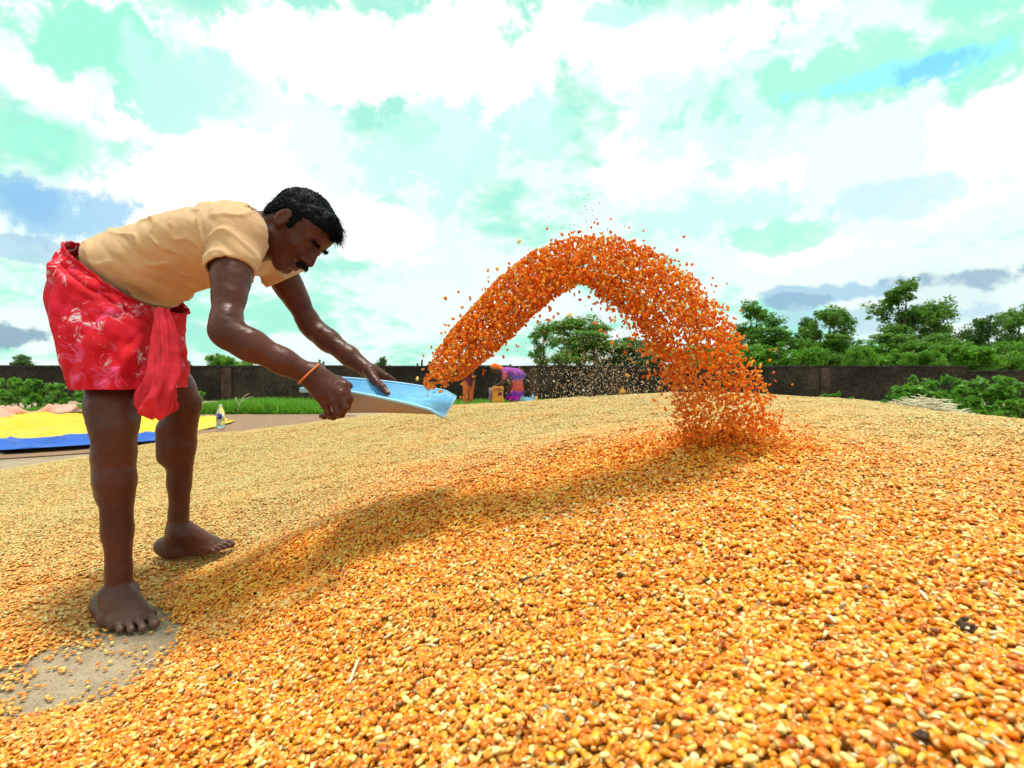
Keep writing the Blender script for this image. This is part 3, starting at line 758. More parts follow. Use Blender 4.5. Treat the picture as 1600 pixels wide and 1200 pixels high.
        if base is not None:
            Fs = np.concatenate([base[1], Fs + len(base[0])]); Vs = np.concatenate([base[0], Vs])
        return obj(name, mesh_np(name, Vs, Fs, M['hair']), parent)
    for sgn in (-1, 1):
        mb = MB(); mb.lathe([(.0001, -.0095), (.006, -.0075), (.0095, 0), (.006, .0075), (.0001, .0095)], (0, 0, 0), 12)
        eye = mb.build('eye', M['black'], root); eye.location = Vector(hp(-.006, .0765, .031 * sgn)) ; eye.scale = (.8, .8, .5)
        eye.matrix_parent_inverse = Matrix.Translation(-Vector(root.location))
        n_ = 110; l_ = RNG.uniform(.010, .050, n_); pts = np.array([hp(.018 + .004 * math.sin(l * 40) + RNG.normal(0, .003), .092 - .30 * max(0, l - .012), l * sgn) for l in l_])
        hair_strands('eyebrow', pts, np.array([(hl * sgn * .8 + hn2 * .5 + hu * RNG.normal(0, .3)) for _ in range(n_)]), np.full(n_, .009), .0007, hn2 * .2, root)
    H0 = Body(); H0.rc(hp(-.053, .099, -.028), hp(-.046, .104, 0), .005, .0075, .006); H0.rc(hp(-.053, .099, .028), hp(-.046, .104, 0), .005, .0075, .006)
    c0 = hp(-.05, .1); V2, Q2 = surface_nets(H0.ev, c0 - .05, c0 + .05, .0022); V2 = relax(V2, Q2, 1)
    n_ = 260; i_ = RNG.integers(0, len(V2), n_)
    hair_strands('moustache', V2[i_], np.array([-hu * .9 + hl * RNG.normal(0, .35) + hn2 * RNG.normal(.1, .2) for _ in range(n_)]), RNG.uniform(.006, .011, n_), .0006, np.zeros(3), root, (V2, Q2))
    hH = Body()
    hH.el(hp(.028, -.018), (.085, .095, .078), HA, .02); hH.el(hp(.072, .045), (.035, .045, .060), HA, .03); hH.el(hp(-.03, -.062), (.05, .04, .056), HA, .02)
    hH.rc(hp(.09, .055, -.03), hp(.085, .085, -.01), .022, .014, .02)
    def hair_fn(q, lo, hi):
        d = hH.ev(q, lo, hi); l = (q - hc) @ HA.T / .95; u, n, s_ = l[..., 0], l[..., 1], np.abs(l[..., 2])
        # hairline: forehead, temple, round the ear, nape
        line = np.where(n > .01, .030 + (n - .01) * .52 + .010 * np.sin((n - .01) * 60) * 0, np.where(n > -.04, .030 - sstep(n, .012, -.002) * .0 , -.0))
        line = .034 + (n - .0) * .46
        line = np.where(n < -.030, .020 + (n + .03) * 1.45, line)
        side = np.where((n > -.004) & (n < .022), -.012, 9.0)            # sideburn in front of the ear
        line = np.minimum(line, side)
        line = line - sstep(s_, .03, .0) * .015 * (n > 0)
        return np.maximum(d + fbm(q * 60, 2) * .003, line - u)
    V3, Q3 = surface_nets(hair_fn, hc - .17, hc + .17, .0036); V3 = relax(V3, Q3, 1, .5); N3 = vnormals(V3, Q3)
    n_ = 4500; i_ = RNG.integers(0, len(V3), n_); lo_ = (V3[i_] - hc) @ HA.T
    dd = N3[i_] * .35 + hn2 * .55 * (lo_[:, 1] > -.02)[:, None] - hu * .45 * (lo_[:, 1] <= -.02)[:, None] + RNG.normal(0, .25, (n_, 3)); dd /= np.linalg.norm(dd, axis=1, keepdims=True)
    hair_strands('hair', V3[i_] - dd * .003, dd, RNG.uniform(.010, .024, n_) * (1 + .5 * (lo_[:, 1] > .05)), .0008, np.array([0, 0, -.25]), root, (V3, Q3))

    # shirt: a thin shell over the torso and upper arms
    S = Body()
    for c, r in torso[1:]: S.el(c, np.array(r) + np.array([.012, .016, .012]), TA, .05)
    S.el(P(212, 430, 1.57), (.125, .138, .110), TA, .05)
    S.rc(P(372, 364, 1.425), P(385, 368, 1.70), .070, .070, .05)
    cu_n = sh_n + (el_n - sh_n) * .35; cu_f = sh_f + (el_f - sh_f) * .36
    S.rc(sh_n + np.array([0, 0, .002]), cu_n, .064, .058, .03); S.rc(sh_f + np.array([0, 0, .002]), cu_f, .064, .060, .03)
    S.rc(P(385, 366, 1.555), P(404, 362, 1.555), .078, .062, .03)
    ax_n = (el_n - sh_n) / np.linalg.norm(el_n - sh_n); ax_f = (el_f - sh_f) / np.linalg.norm(el_f - sh_f)
    nk = P(409, 362, 1.555); nkd = np.array([.93, 0, .36])
    wst = P(194, 440, 1.57)
    def shirt_fn(q, lo, hi):
        d = S.ev(q, lo, hi); s_ = (q - wst) @ sp; w_ = (q - wst) @ dn
        ph = (s_ * 1.0 + w_ * .42) * 46 + 3.2 * fbm(q * 8, 2) + 9.0 * (q[..., 1] - 1.57)
        fold = (.0005 - .0062 * (1 - np.abs(np.sin(ph))) ** 2.5) * sstep(s_, -.05, .06)
        fold = fold + fbm(np.stack([s_ * 26 + w_ * 12, q[..., 1] * 9, w_ * 9], -1), 3) * .0052 - .002
        d = d + fold
        d = np.maximum(d, -(d + .0085))
        cut = np.maximum((wst - q) @ sp - .012 + .004 * np.sin(q[..., 1] * 40), np.where(np.linalg.norm(q - nk - ((q - nk) @ nkd)[..., None] * nkd, axis=-1) < .086, (q - nk) @ nkd, -.05))
        # cuffs: only cut in the neighbourhood of each arm
        for cu, ax in ((cu_n, ax_n), (cu_f, ax_f)):
            t = (q - cu) @ ax; rad = np.linalg.norm(q - cu - t[..., None] * ax, axis=-1); cut = np.maximum(cut, np.where(rad < .115, t, -.05))
        return np.maximum(d, cut)
    V4, Q4 = surface_nets(shirt_fn, (-1.25, 1.2, .7), (-.5, 1.95, 1.22), .0038); V4 = relax(V4, Q4, 1, .5)
    obj('shirt', mesh_np('shirt', V4, Q4, M['shirt']), root)

    # red wrap
    bk = [(141, 386), (112, 402), (90, 432), (79, 474), (82, 520), (91, 565), (102, 607)]
    fr = [(262, 482), (268, 496), (276, 514), (283, 535), (290, 560), (296, 585), (300, 607)]
    hd = [.150, .172, .196, .214, .226, .234, .238]; ns, nt_ = 44, 120
    tt = np.linspace(0, 6, ns); th_ = np.linspace(0, 2 * np.pi, nt_, endpoint=False)
    ip = lambda a: np.interp(tt, np.arange(7), a)
    zB = [P(*p_, 1.53)[2] for p_ in bk]; zF = [P(*p_, 1.55)[2] for p_ in fr]
    b3 = np.stack([ip([-1.195, -1.235, -1.262, -1.268, -1.245, -1.215, -1.190]), np.full(ns, 1.56), ip(zB)], 1); f3 = np.stack([ip([-.985, -.982, -.978, -.974, -.972, -.970, -.968]), np.full(ns, 1.56), ip(zF)], 1)
    for a in (b3, f3):
        for _ in range(4): a[1:-1] = (a[:-2] + 2 * a[1:-1] + a[2:]) / 4
    c3 = (b3 + f3) / 2; c3[:, 1] = 1.56; A3 = (f3 - b3) / 2; A3[:, 1] *= 0; hdv = ip(hd)
    ct, st = np.cos(th_), np.sin(th_); ex = .70
    G = c3[:, None] + A3[:, None] * (np.sign(ct) * np.abs(ct) ** ex)[None, :, None] + np.stack([0 * hdv, hdv, 0 * hdv], 1)[:, None] * (np.sign(st) * np.abs(st) ** ex)[None, :, None]
    G[..., 0] -= .25 * (G[..., 1] - 1.56) * sstep(tt, 0, 3)[:, None]
    t1 = (tt / 6)[:, None]; an = th_[None]
    # folds radiating from the tuck at the front near side, bunching at the waist
    fdir = G - c3[:, None]; fdir /= np.linalg.norm(fdir, axis=-1, keepdims=True)
    dth = (an - R(300) + np.pi) % (2 * np.pi) - np.pi
    fold = .010 * np.sin(14 * dth * (1 - .35 * t1) + 9 * t1 + 2.0 * fbm(v3(an * 2, t1 * 5, 0), 2)) * np.exp(-(dth / .9) ** 2) * (.35 + t1)
    fold = fold + .006 * np.sin(46 * an + 3 * fbm(v3(an * 6, t1 * 3, 3), 2)) * np.exp(-(t1 / .10) ** 2)
    fold = fold - .013 * (1 - np.abs(np.sin(5.5 * dth + 10 * (t1 - .1) + 1.5 * fbm(v3(an * 1.5, t1 * 3, 8), 2)))) ** 4 * np.exp(-(dth / 1.8) ** 2) * sstep(t1, .02, .2)
    fold = fold + .011 * fbm(v3(np.cos(an) * 2.4, np.sin(an) * 2.4, t1 * 4), 3) * sstep(t1, 0, .2)
    dia = (t1 * 1.0 - .28 - .10 * dth); fold = fold - .012 * np.exp(-(dia / .035) ** 2) * (np.abs(dth) < 1.4)
    fold = fold * (1 - .6 * sstep(t1, .75, 1.0)) + .014 * np.exp(-(t1 / .035) ** 2)
    G = G + fdir * fold[..., None]; G[-3:, :, 2] = G[-3:, :, 2] * .3 + G[-3:].mean(1)[:, None, 2] * .7
    i_, j_ = np.meshgrid(np.arange(ns - 1), np.arange(nt_), indexing='ij'); j2 = (j_ + 1) % nt_
    Qd = np.stack([i_ * nt_ + j_, i_ * nt_ + j2, (i_ + 1) * nt_ + j2, (i_ + 1) * nt_ + j_], -1).reshape(-1, 4)
    wrap = obj('wrap_cloth', mesh_np('wrap_cloth', G.reshape(-1, 3), Qd, M['lungi']), root)
    sm = wrap.modifiers.new('s', 'SOLIDIFY'); sm.thickness = .004; sm.offset = -1
    wrap.modifiers.new('d', 'SUBSURF').render_levels = 1
    # hanging tail of the tuck
    cen = [(252, 482, 1.42, 9), (256, 510, 1.40, 15), (258, 545, 1.385, 18), (256, 580, 1.37, 22), (249, 607, 1.36, 27), (244, 630, 1.36, 28), (244, 645, 1.362, 22), (246, 655, 1.364, 6)]
    ns2, nt2 = 40, 48; tk = np.linspace(0, len(cen) - 1, ns2); ipc = lambda k: np.interp(tk, np.arange(len(cen)), [c[k] for c in cen])
    px, py, yy, hw = ipc(0), ipc(1), ipc(2), ipc(3); a2 = np.linspace(0, 2 * np.pi, nt2, endpoint=False)
    c5 = np.stack([P(px[i], py[i], yy[i]) for i in range(ns2)]); hw = hw * yy / F; t2 = (tk / tk[-1])[:, None]
    rad = 1 + .22 * np.sin(5 * a2[None] + 5 * t2 + 2 * fbm(v3(a2[None], t2 * 5, 1), 2)) + .12 * np.sin(11 * a2[None] - 6 * t2) + .15 * fbm(v3(np.cos(a2)[None] * 2, np.sin(a2)[None] * 2, t2 * 7), 3)
    G5 = c5[:, None] + v3(np.cos(a2)[None] * rad * hw[:, None], np.sin(a2)[None] * rad * hw[:, None] * .62, np.sin(a2 * 3)[None] * .004 + 0 * rad)
    i_, j_ = np.meshgrid(np.arange(ns2 - 1), np.arange(nt2), indexing='ij'); j2 = (j_ + 1) % nt2
    Qd = np.stack([i_ * nt2 + j_, i_ * nt2 + j2, (i_ + 1) * nt2 + j2, (i_ + 1) * nt2 + j_], -1).reshape(-1, 4)
    tail = obj('cloth_tail', mesh_np('cloth_tail', G5.reshape(-1, 3), Qd, M['lungi_plain']), wrap); tail.matrix_parent_inverse = Matrix.Identity(4)
    tail.modifiers.new('d', 'SUBSURF').render_levels = 1
    # orange thread round the near wrist
    axw = (wr_n - el_n) / np.linalg.norm(wr_n - el_n); u = np.cross(axw, [0, 1, 0]); u /= np.linalg.norm(u); v = np.cross(axw, u)
    tilt = .010; mb = MB(); mb.tube([wr_n - axw * .006 + .0315 * (u * math.cos(a) + v * math.sin(a) * .92) + axw * tilt * math.cos(a) for a in np.linspace(0, 2 * math.pi, 25)], .0026, 6, False)
    mb.build('wrist_thread', M['thread'], root)
plain('lungi_plain', (.62, .028, .045), .85, .25, 30, .15, .4); plain('thread', (.75, .2, .07), .8)

# ------------------------------------------------------------------ blue winnowing tray
def mat_tray():
    t = NT('blue_plastic'); uv = t.coord('UV'); sep = t.n('ShaderNodeSeparateXYZ'); t.L.new(uv, sep.inputs[0])
    # raised herringbone ribs moulded in the floor
    s, w = sep.outputs[0], sep.outputs[1]
    a = t.math('ABSOLUTE', t.math('SUBTRACT', t.math('FRACT', t.math('MULTIPLY', w, 3.0)), .5))
    rib = t.math('SINE', t.math('MULTIPLY', t.math('ADD', t.math('MULTIPLY', s, 1.0), t.math('MULTIPLY', a, .28)), 300.0))
    c = t.mix(t.rng(t.noise(18, 5), .4, .7, 0, .6), (.16, .50, .86), (.34, .70, .90)); c = t.mix(t.rng(rib, .3, .95, 0, .28), c, (.06, .30, .66))
    t.set(c, .42, .4); t.bump(rib, .5, .0015); t.translucent((.2, .5, .8), .12); M['tray'] = t.m
    plain('tray_rim', (.34, .62, .84), .45, .1, 30)
    t = NT('tray_underside_shaded'); t.set(t.mix(t.rng(t.noise(7, 4), .35, .65), (.32, .35, .48), (.42, .33, .30)), .6, .3); M['tray_under_shaded'] = t.m  # same plastic, dusty; shade and bounce light from the corn painted into its colour
mat_tray()
def tray_pt(s, t):
    """s 0 back .. 1 open front, t -1 near .. 1 far"""
    s = np.asarray(s, float); t = np.asarray(t, float)
    hw = .163 * (1 - .16 * (1 - s) ** 2.2); wall = (.072 - .022 * sstep(t, -.2, .6)) * (1 - s) ** .9 + .013
    wf = np.clip((np.abs(t) - .70) / .30, 0, 1); side = wall * wf ** 1.6
    back = (.080 - .022 * sstep(t, -.2, .6)) * np.clip(1 - s / .20, 0, 1) ** 1.7
    z = .517 + .021 * (t + 1) + np.maximum(side, back) + .006 * np.sin(s * 3.1)
    x = -.540 + .363 * s - .0 * t; x = x + .012 * np.clip(1 - s / .2, 0, 1) * 0
    edge = sstep(s, .9, 1.0) * wf; z = z - edge * .010
    y = 1.555 + t * hw * (.94 + .06 * wf)
    return np.stack([x, y, z], -1)
def build_tray():
    root = empty('winnowing_tray', (-.35, 1.555, .51)); tag(root, 'blue plastic winnowing tray held in both hands of the bending man', 'tray')
    S, T = np.meshgrid(np.linspace(0, 1, 60), np.linspace(-1, 1, 64), indexing='ij'); G = tray_pt(S, T)
    n0, n1 = S.shape; i, j = np.meshgrid(np.arange(n0 - 1), np.arange(n1 - 1), indexing='ij'); a = (i * n1 + j).ravel()
    Q = np.stack([a, a + 1, a + n1 + 1, a + n1], 1)[:, ::-1]
    me = mesh_np('pan', G.reshape(-1, 3), Q, M['tray']); uvl = me.uv_layers.new(name='UVMap'); li = np.empty(len(me.loops), np.int32); me.loops.foreach_get('vertex_index', li)
    uvl.data.foreach_set('uv', np.stack([S.ravel()[li], (T.ravel()[li] + 1) / 2], 1).astype(np.float32).ravel())
    o = obj('pan', me, root); me.materials.append(M['tray_under_shaded']); m = o.modifiers.new('s', 'SOLIDIFY'); m.thickness = .003; m.offset = 0; m.material_offset = 1; m.material_offset_rim = 1
    mb = MB(); path = [tray_pt(s, -1) for s in np.linspace(1, 0, 24)] + [tray_pt(0, t) for t in np.linspace(-1, 1, 18)[1:-1]] + [tray_pt(s, 1) for s in np.linspace(0, 1, 24)]
    mb.tube(path, .0042, 8); mb.build('rim', M['tray_rim'], root)
    mb = MB(); mb.tube([tray_pt(1, t) for t in np.linspace(-1, 1, 24)], .0026, 6); mb.build('front_lip', M['tray_rim'], root)
    b = tray_pt(.02, -.9); mb = MB(); mb.box(b + np.array([-.024, -.012, -.004]), b + np.array([.006, .014, .010])); h = mb.build('handle_tab', M['tray_rim'], root, smooth=False); h.modifiers.new('b', 'BEVEL').width = .003
build_tray()
build_man()

# ------------------------------------------------------------------ thrown corn, loose kernels, chaff
ARC = [  # centre px, py, half width, depth, relative density
    (664, 603, 9, 1.545, .22), (682, 590, 20, 1.54, .75), (704, 568, 32, 1.53, 1.35), (733, 538, 38, 1.52, 1.7), (768, 504, 41, 1.50, 1.7), (808, 462, 42, 1.47, 1.6), (852, 426, 41, 1.44, 1.5),
    (902, 406, 39, 1.43, 1.4), (950, 412, 46, 1.425, 1.25), (998, 436, 53, 1.425, 1.2), (1040, 472, 57, 1.43, 1.1), (1074, 516, 60, 1.445, 1.0), (1102, 564, 64, 1.465, .75), (1124, 612, 66, 1.49, .6), (1140, 652, 68, 1.52, .65), (1146, 690, 76, 1.555, .95)]
def build_stream():
    A = np.array(ARC, float); seg = np.linalg.norm(np.diff(A[:, :2], axis=0), axis=1); n = 13500
    dens = (A[:-1, 2] + A[1:, 2]) / 2 * (A[:-1, 4] + A[1:, 4]) / 2 * seg; cum = np.r_[0, np.cumsum(dens)] / dens.sum()
    t = np.interp(RNG.uniform(0, 1, n), cum, np.arange(len(A))); at = lambda k: np.interp(t, np.arange(len(A)), A[:, k])
    tang = np.stack([np.interp(t, np.arange(len(A)), np.gradient(A[:, 0])), np.interp(t, np.arange(len(A)), np.gradient(A[:, 1]))], 1); tang /= np.linalg.norm(tang, axis=1, keepdims=True)
    u = np.where(RNG.uniform(0, 1, n) < .92, RNG.uniform(-1, 1, n) * .95, RNG.normal(0, .62, n))
    late = sstep(t, 6, 11)
    u = u + late * .12 * RNG.normal(0, 1, n); u = np.where((late > .3) & (u > .2), u + RNG.exponential(.10, n), u)
    px = at(0) - tang[:, 1] * u * at(2) * -1 * -1; py = at(1) + tang[:, 0] * u * at(2)
    edge = np.clip(1.05 - u * u, .15, 1)
    Y = at(3) + RNG.normal(0, .07, n) * np.sqrt(edge)
    pos = np.stack([P(px[i], py[i], Y[i]) for i in range(n)])
    hh = heap_h(pos[:, 0], pos[:, 1]); pos = pos[pos[:, 2] > hh + .002]; n = len(pos)
    Rm = rot_mats(RNG.uniform(0, 6.28, n), RNG.uniform(-1.5, 1.5, n), RNG.uniform(0, 6.28, n))
    o = obj('thrown_maize', kernels_mesh('thrown_maize', pos, Rm, RNG.uniform(.76, 1.0, n), RNG.uniform(.12, .97, n), 'maize_thrown'))
    o['dust'] = 0.0; o['fresh_or_shade'] = .7
    # kernels skipping over the heap where the arc lands
    n = 700; th = RNG.uniform(0, 6.28, n); rr = np.abs(RNG.normal(0, .12, n)); x = LAND[0] + rr * np.cos(th) * 1.7 - .03; y = LAND[1] + rr * np.sin(th) * .8; z = heap_h(x, y) + .006 + RNG.exponential(.012, n) * (rr < .2)
    b = obj('splash', kernels_mesh('splash', np.c_[x, y, z], rot_mats(RNG.uniform(0, 6.28, n), RNG.normal(0, .7, n), RNG.normal(0, .7, n)), RNG.uniform(.85, 1.1, n), RNG.uniform(.1, .97, n), 'maize_thrown'), o); b['kind'] = 'stuff'; b['dust'] = 0.0; b['fresh_or_shade'] = .8
    tag(o, 'arc of orange maize kernels flying from the blue tray to the heap', 'flying grain', kind='stuff')
build_stream()

KM = []
for i in range(6):
    for c in np.linspace(.08, .92, 7):
        tv, tq, tt_, kt = TEMPL[i]
        KM.append(mesh_np('maize_kernel', tv, [tq, tt_], M['maize'], attrs={'kc': np.full(len(tv), c), 'kt': kt}))
def place_kernel(pos, rot, sc, label, group, dust=0.0, fresh_or_shade=0.0):
    o = bpy.data.objects.new('maize_kernel', KM[int(RNG.integers(0, len(KM)))]); COL.objects.link(o)
    o.location = pos; o.rotation_euler = rot; o.scale = (sc,) * 3; o['dust'] = float(dust); o['fresh_or_shade'] = float(fresh_or_shade)
    tag(o, label, 'maize kernel', group)
def build_loose():
    # the nearest kernels on the heap, right in front of the lens
    c = []
    while len(c) < 215:
        px, py = RNG.uniform(560, 1590), RNG.uniform(1085, 1195); Z = .27
        for _ in range(6):
            Y = (H - Z) * F / (py - YH); X = (px - 800) * Y / F; Z = float(heap_h(np.array([X]), np.array([Y]))[0])
        if all((X - a) ** 2 + (Y - b) ** 2 > .0088 ** 2 for a, b, _ in c): c.append((X, Y, Z))
    for X, Y, Z in c:
        place_kernel((X, Y, Z + .0068), (float(RNG.normal(0, .3)), float(RNG.normal(0, .25)), float(RNG.uniform(0, 6.28))), float(RNG.uniform(.95, 1.12)),
                     'single maize kernel lying uppermost at the bottom edge of the heap nearest the camera', 'nearest kernels on the heap')
    stray = [(696, 466), (763, 440), (777, 420), (855, 357), (868, 376), (838, 391), (811, 377), (722, 480), (735, 467), (708, 498), (690, 520), (682, 545), (661, 577), (652, 592), (668, 618), (688, 612), (722, 600), (740, 588),
             (905, 362), (878, 366), (940, 364), (968, 372), (1012, 386), (1022, 399), (1072, 438), (1080, 448), (1092, 452), (1104, 470), (1120, 486), (1132, 500), (1143, 516), (1156, 528), (1166, 541), (1176, 566), (1188, 572), (1196, 602), (1186, 588), (1190, 630), (1204, 655),
             (838, 622), (974, 612), (980, 586), (972, 610), (990, 566), (1000, 548), (1012, 590), (1030, 606), (1004, 556), (956, 535), (946, 520), (938, 516), (992, 522), (1010, 520), (960, 500), (930, 505), (890, 492), (872, 490), (856, 500), (1022, 625), (1040, 640), (1052, 622),
             (1062, 652), (1066, 668), (1088, 640), (1072, 606)]
    for px, py in stray:
        Y = float(RNG.uniform(1.28, 1.42)) if px > 800 else float(RNG.uniform(1.46, 1.56)); p = P(px, py, Y)
        place_kernel(p, tuple(RNG.uniform(0, 6.28, 3)), float(RNG.uniform(1.0, 1.2)), 'stray maize kernel flying alone beside the thrown arc of corn', 'stray kernels in the air', fresh_or_shade=.5)
build_loose()

plain('chaff', (.70, .58, .40), .7, .15, 50); plain('dry_husk', (.70, .60, .42), .8, .2, 60); plain('husk_and_backlit', (.10, .055, .03), .9, .3, 60)
def flakes(n, px, py, sp, Y, size):
    pos = np.stack([P(a, b, c) for a, b, c in zip(px, py, Y)]); r = np.random.default_rng(3)
    Rm = rot_mats(r.uniform(0, 6.28, n), r.uniform(-1.5, 1.5, n), r.uniform(0, 6.28, n)); s = size * r.uniform(.5, 1.3, n)
    T = np.array([[-1, -.25, 0], [-.2, -.5, .15], [1, 0, 0], [.1, .5, .12]])
    V = np.einsum('kij,nj->kni', Rm, T) * s[:, None, None] + pos[:, None]
    return V.reshape(-1, 3), (np.arange(n)[:, None] * 4 + np.array([0, 1, 2, 3]))
def build_chaff():
    n = 3000; px = RNG.normal(945, 72, n); py = 470 + 160 * RNG.beta(2.6, 1.1, n); Y = RNG.normal(1.55, .22, n)

    k = (px > 720) & (px < 1130); px, py, Y = px[k], py[k], Y[k]; n = len(px)
    a = np.concatenate([RNG.normal(918, 20, 110), RNG.uniform(770, 880, 50)]); b = np.concatenate([RNG.uniform(302, 374, 110), np.zeros(50)]); b[110:] = 470 - (a[110:] - 770) * .95 + RNG.normal(-10, 8, 50)
    V, Q = flakes(160, a, b, 0, np.full(160, 1.45) + RNG.normal(0, .05, 160), .0024)
    o = obj('backlit_husk', mesh_np('backlit_husk', V, Q, M['husk_and_backlit'], False)); tag(o, 'backlit husk specks painted dark, thrown up above the crest of the corn arc', 'husk specks', kind='stuff')  # specks against the sky; their backlit darkness is put into the colour
    V, Q = flakes(n, px, py, 0, Y, .0025)
    o = obj('chaff', mesh_np('chaff', V, Q, M['chaff'], False)); tag(o, 'pale chaff flakes drifting in the air under the flying corn', 'chaff', kind='stuff')
build_chaff()
def build_bits():
    n = 1500; yv = .4 + 3.2 * RNG.uniform(0, 1, n) ** 1.5; xv = RNG.uniform(-1.05, 1.05, n) * (yv + .1); hh = heap_h(xv, yv); k = (hh > .03) & (fbm(v3(xv * 4, yv * 4, 6), 2) > -.1); xv, yv, hh = xv[k], yv[k], hh[k]; n = len(xv)
    Rm = rot_mats(RNG.uniform(0, 6.28, n), RNG.normal(0, .4, n), RNG.normal(0, .4, n)); sz = .0030 * RNG.uniform(.4, 1.5, n); T = np.array([[-1, -.3, 0], [-.1, -.5, .25], [1, 0, 0], [.1, .45, .22]])
    V = np.einsum('kij,nj->kni', Rm, T) * sz[:, None, None] + np.c_[xv, yv, hh + .0085][:, None]
    o = obj('chaff_bits', mesh_np('chaff_bits', V.reshape(-1, 3), np.arange(n)[:, None] * 4 + np.arange(4), M['chaff'], False)); tag(o, 'pale papery chaff bits lying scattered over the corn heap', 'chaff', kind='stuff')
build_bits()
def build_litter():
    """straws and husk bits lying on the heap"""
    def surf(px, py):
        Z = .2
        for _ in range(8):
            Y = (H - Z) * F / (py - YH); X = (px - 800) * Y / F; Z = float(heap_h(np.array([X]), np.array([Y]))[0])
        return np.array([X, Y, Z])
    for px, py, px2, py2, w, lab in [(546, 1076, 562, 1036, .0028, 'short white straw lying on the heap left of the bottom centre'), (1292, 972, 1306, 986, .0028, 'pale straw bit on the heap in the lower right'), (1436, 932, 1450, 950, .0026, 'white straw flake on the heap near the right edge'),
                                   (1530, 1160, 1580, 1192, .0016, 'thin dry fibre at the bottom right corner of the heap'), (812, 916, 832, 910, .002, 'curved dark fibre on the heap below the middle'), (664, 1016, 682, 1020, .0022, 'small pale straw on the heap right of the white straw'),
                                   (226, 1044, 246, 1034, .0022, 'pale straw bit beside the bare earth patch')]:
        a, b = surf(px, py) + np.array([0, 0, .008]), surf(px2, py2) + np.array([0, 0, .010]); m = (a + b) / 2 + np.array([0, 0, .002])
        mb = MB(); mb.tube([a, a * .7 + m * .3, m, m * .4 + b * .6, b], [w * .5, w, w * .9, w * .8, w * .3], 6)
        tag(mb.build('straw', M['husk_and_backlit'] if 'dark' in lab else M['chaff']), lab, 'straw', 'straws on the heap')
    for px, py, s, lab in [(1510, 988, .016, 'dark clod of husk lying on the heap near the right edge'), (1104, 914, .010, 'small brown clod on the heap right of centre'), (970, 905, .010, 'small dark husk lump on the heap under the arc'), (1440, 1165, .010, 'brown husk lump among the kernels at the lower right'), (340, 1130, .009, 'grey husk lump on the corn right of the bare patch'), (360, 1060, .008, 'tiny husk lump beyond the bare patch edge'), (600, 945, .009, 'brown husk lump on the heap left of centre')]:
        p = surf(px, py); mb = MB(); r = np.random.default_rng(int(px))
        for _ in range(16):
            d = r.normal(0, 1, 3); d[2] = abs(d[2]) * .6; d /= np.linalg.norm(d); a = p + np.array([0, 0, .007]) + r.normal(0, .16, 3) * s; mb.tube([a - d * s * .2, a + d * s * .15, a + d * s * .42 + r.normal(0, .08, 3) * s], [s * .10, s * .22, s * .08], 5)
        tag(mb.build('husk_clod', M['husk_and_backlit']), lab, 'husk', 'husk clods on the heap')
build_litter()

# ------------------------------------------------------------------ wall, vegetation and yard behind
def mat_wall():
    t = NT('mossy_black_wall'); p = t.pos(); a = t.noise(1.1, 7, .62); b = t.noise(13, 6, .7); c = t.noise(2.2, 5, .6, vec=t.mapping(p, (1, 1, 5)))
    col = t.ramp(t.math('ADD', t.math('MULTIPLY', a, .5), t.math('MULTIPLY', b, .5)), [(.33, (.014, .012, .010)), (.48, (.040, .033, .026)), (.62, (.11, .080, .058)), (.75, (.20, .155, .115))])
    col = t.mix(t.rng(c, .58, .75, 0, .45), col, (.12, .055, .035)); col = t.mix(t.rng(t.noise(40, 4), .66, .76, 0, .8), col, (.30, .28, .24))
    t.set(col, .95, .1); t.bump(t.math('ADD', t.math('MULTIPLY', b, 2.0), t.noise(60, 4)), 1.0, .03); M['wall'] = t.m
    plain('coping', (.05, .045, .036), .95, .5, 6, .1, .6); plain('pier', (.085, .052, .04), .95, .45, 5, .1, .6)
mat_wall()
WY, WH = 15.0, .925
def wall_run(name, x0, x1, ht, label, piers):
    root = empty(name, ((x0 + x1) / 2, WY, 0)); tag(root, label, 'wall', kind='thing')
    edges = [x0] + [p for p in piers if x0 < p < x1] + [x1]
    for a, b in zip(edges[:-1], edges[1:]):
        n, mz = max(4, int((b - a) / .25)), 6; xs = np.linspace(a, b, n); zs = np.linspace(-.05, ht, mz)
        X, Z = np.meshgrid(xs, zs, indexing='ij'); Yf = WY + .02 * fbm(v3(X * 2, Z * 3, 0), 3)
        m = MB(); m.grid(np.stack([X, Yf, Z], -1)[:, ::-1]); m.grid(np.stack([X, np.full_like(X, WY + .22), Z], -1)); m.box((a, WY + .0, -.05), (a + .002, WY + .22, ht)); m.box((b - .002, WY, -.05), (b, WY + .22, ht))
        m.build('panel', M['wall'], root)
        xs = np.arange(a, b, .9)
        for x in xs:
            m = MB(); e = min(x + .9, b) - .006; m.box((x, WY - .035, ht + .002), (e, WY + .255, ht + .05 + RNG.normal(0, .006)), jit=.004); m.build('coping_stone', M['coping'], root, False)
    for p in edges[1:-1]:
        m = MB(); m.box((p - .13, WY - .07, -.05), (p + .13, WY + .02, ht - .02), jit=.006); m.build('pier', M['pier'], root, False)
wall_run('boundary_wall', -26, 12.53, WH, 'long black weathered boundary wall across the far side of the yard', [-24, -20.5, -16.2, -12, -7.85, -3.6, .6, 4.6, 8.6])
wall_run('boundary_wall', 12.56, 30, WH - .13, 'lower stretch of black wall stepped down at the far right', [16.5, 20.5, 24.5])

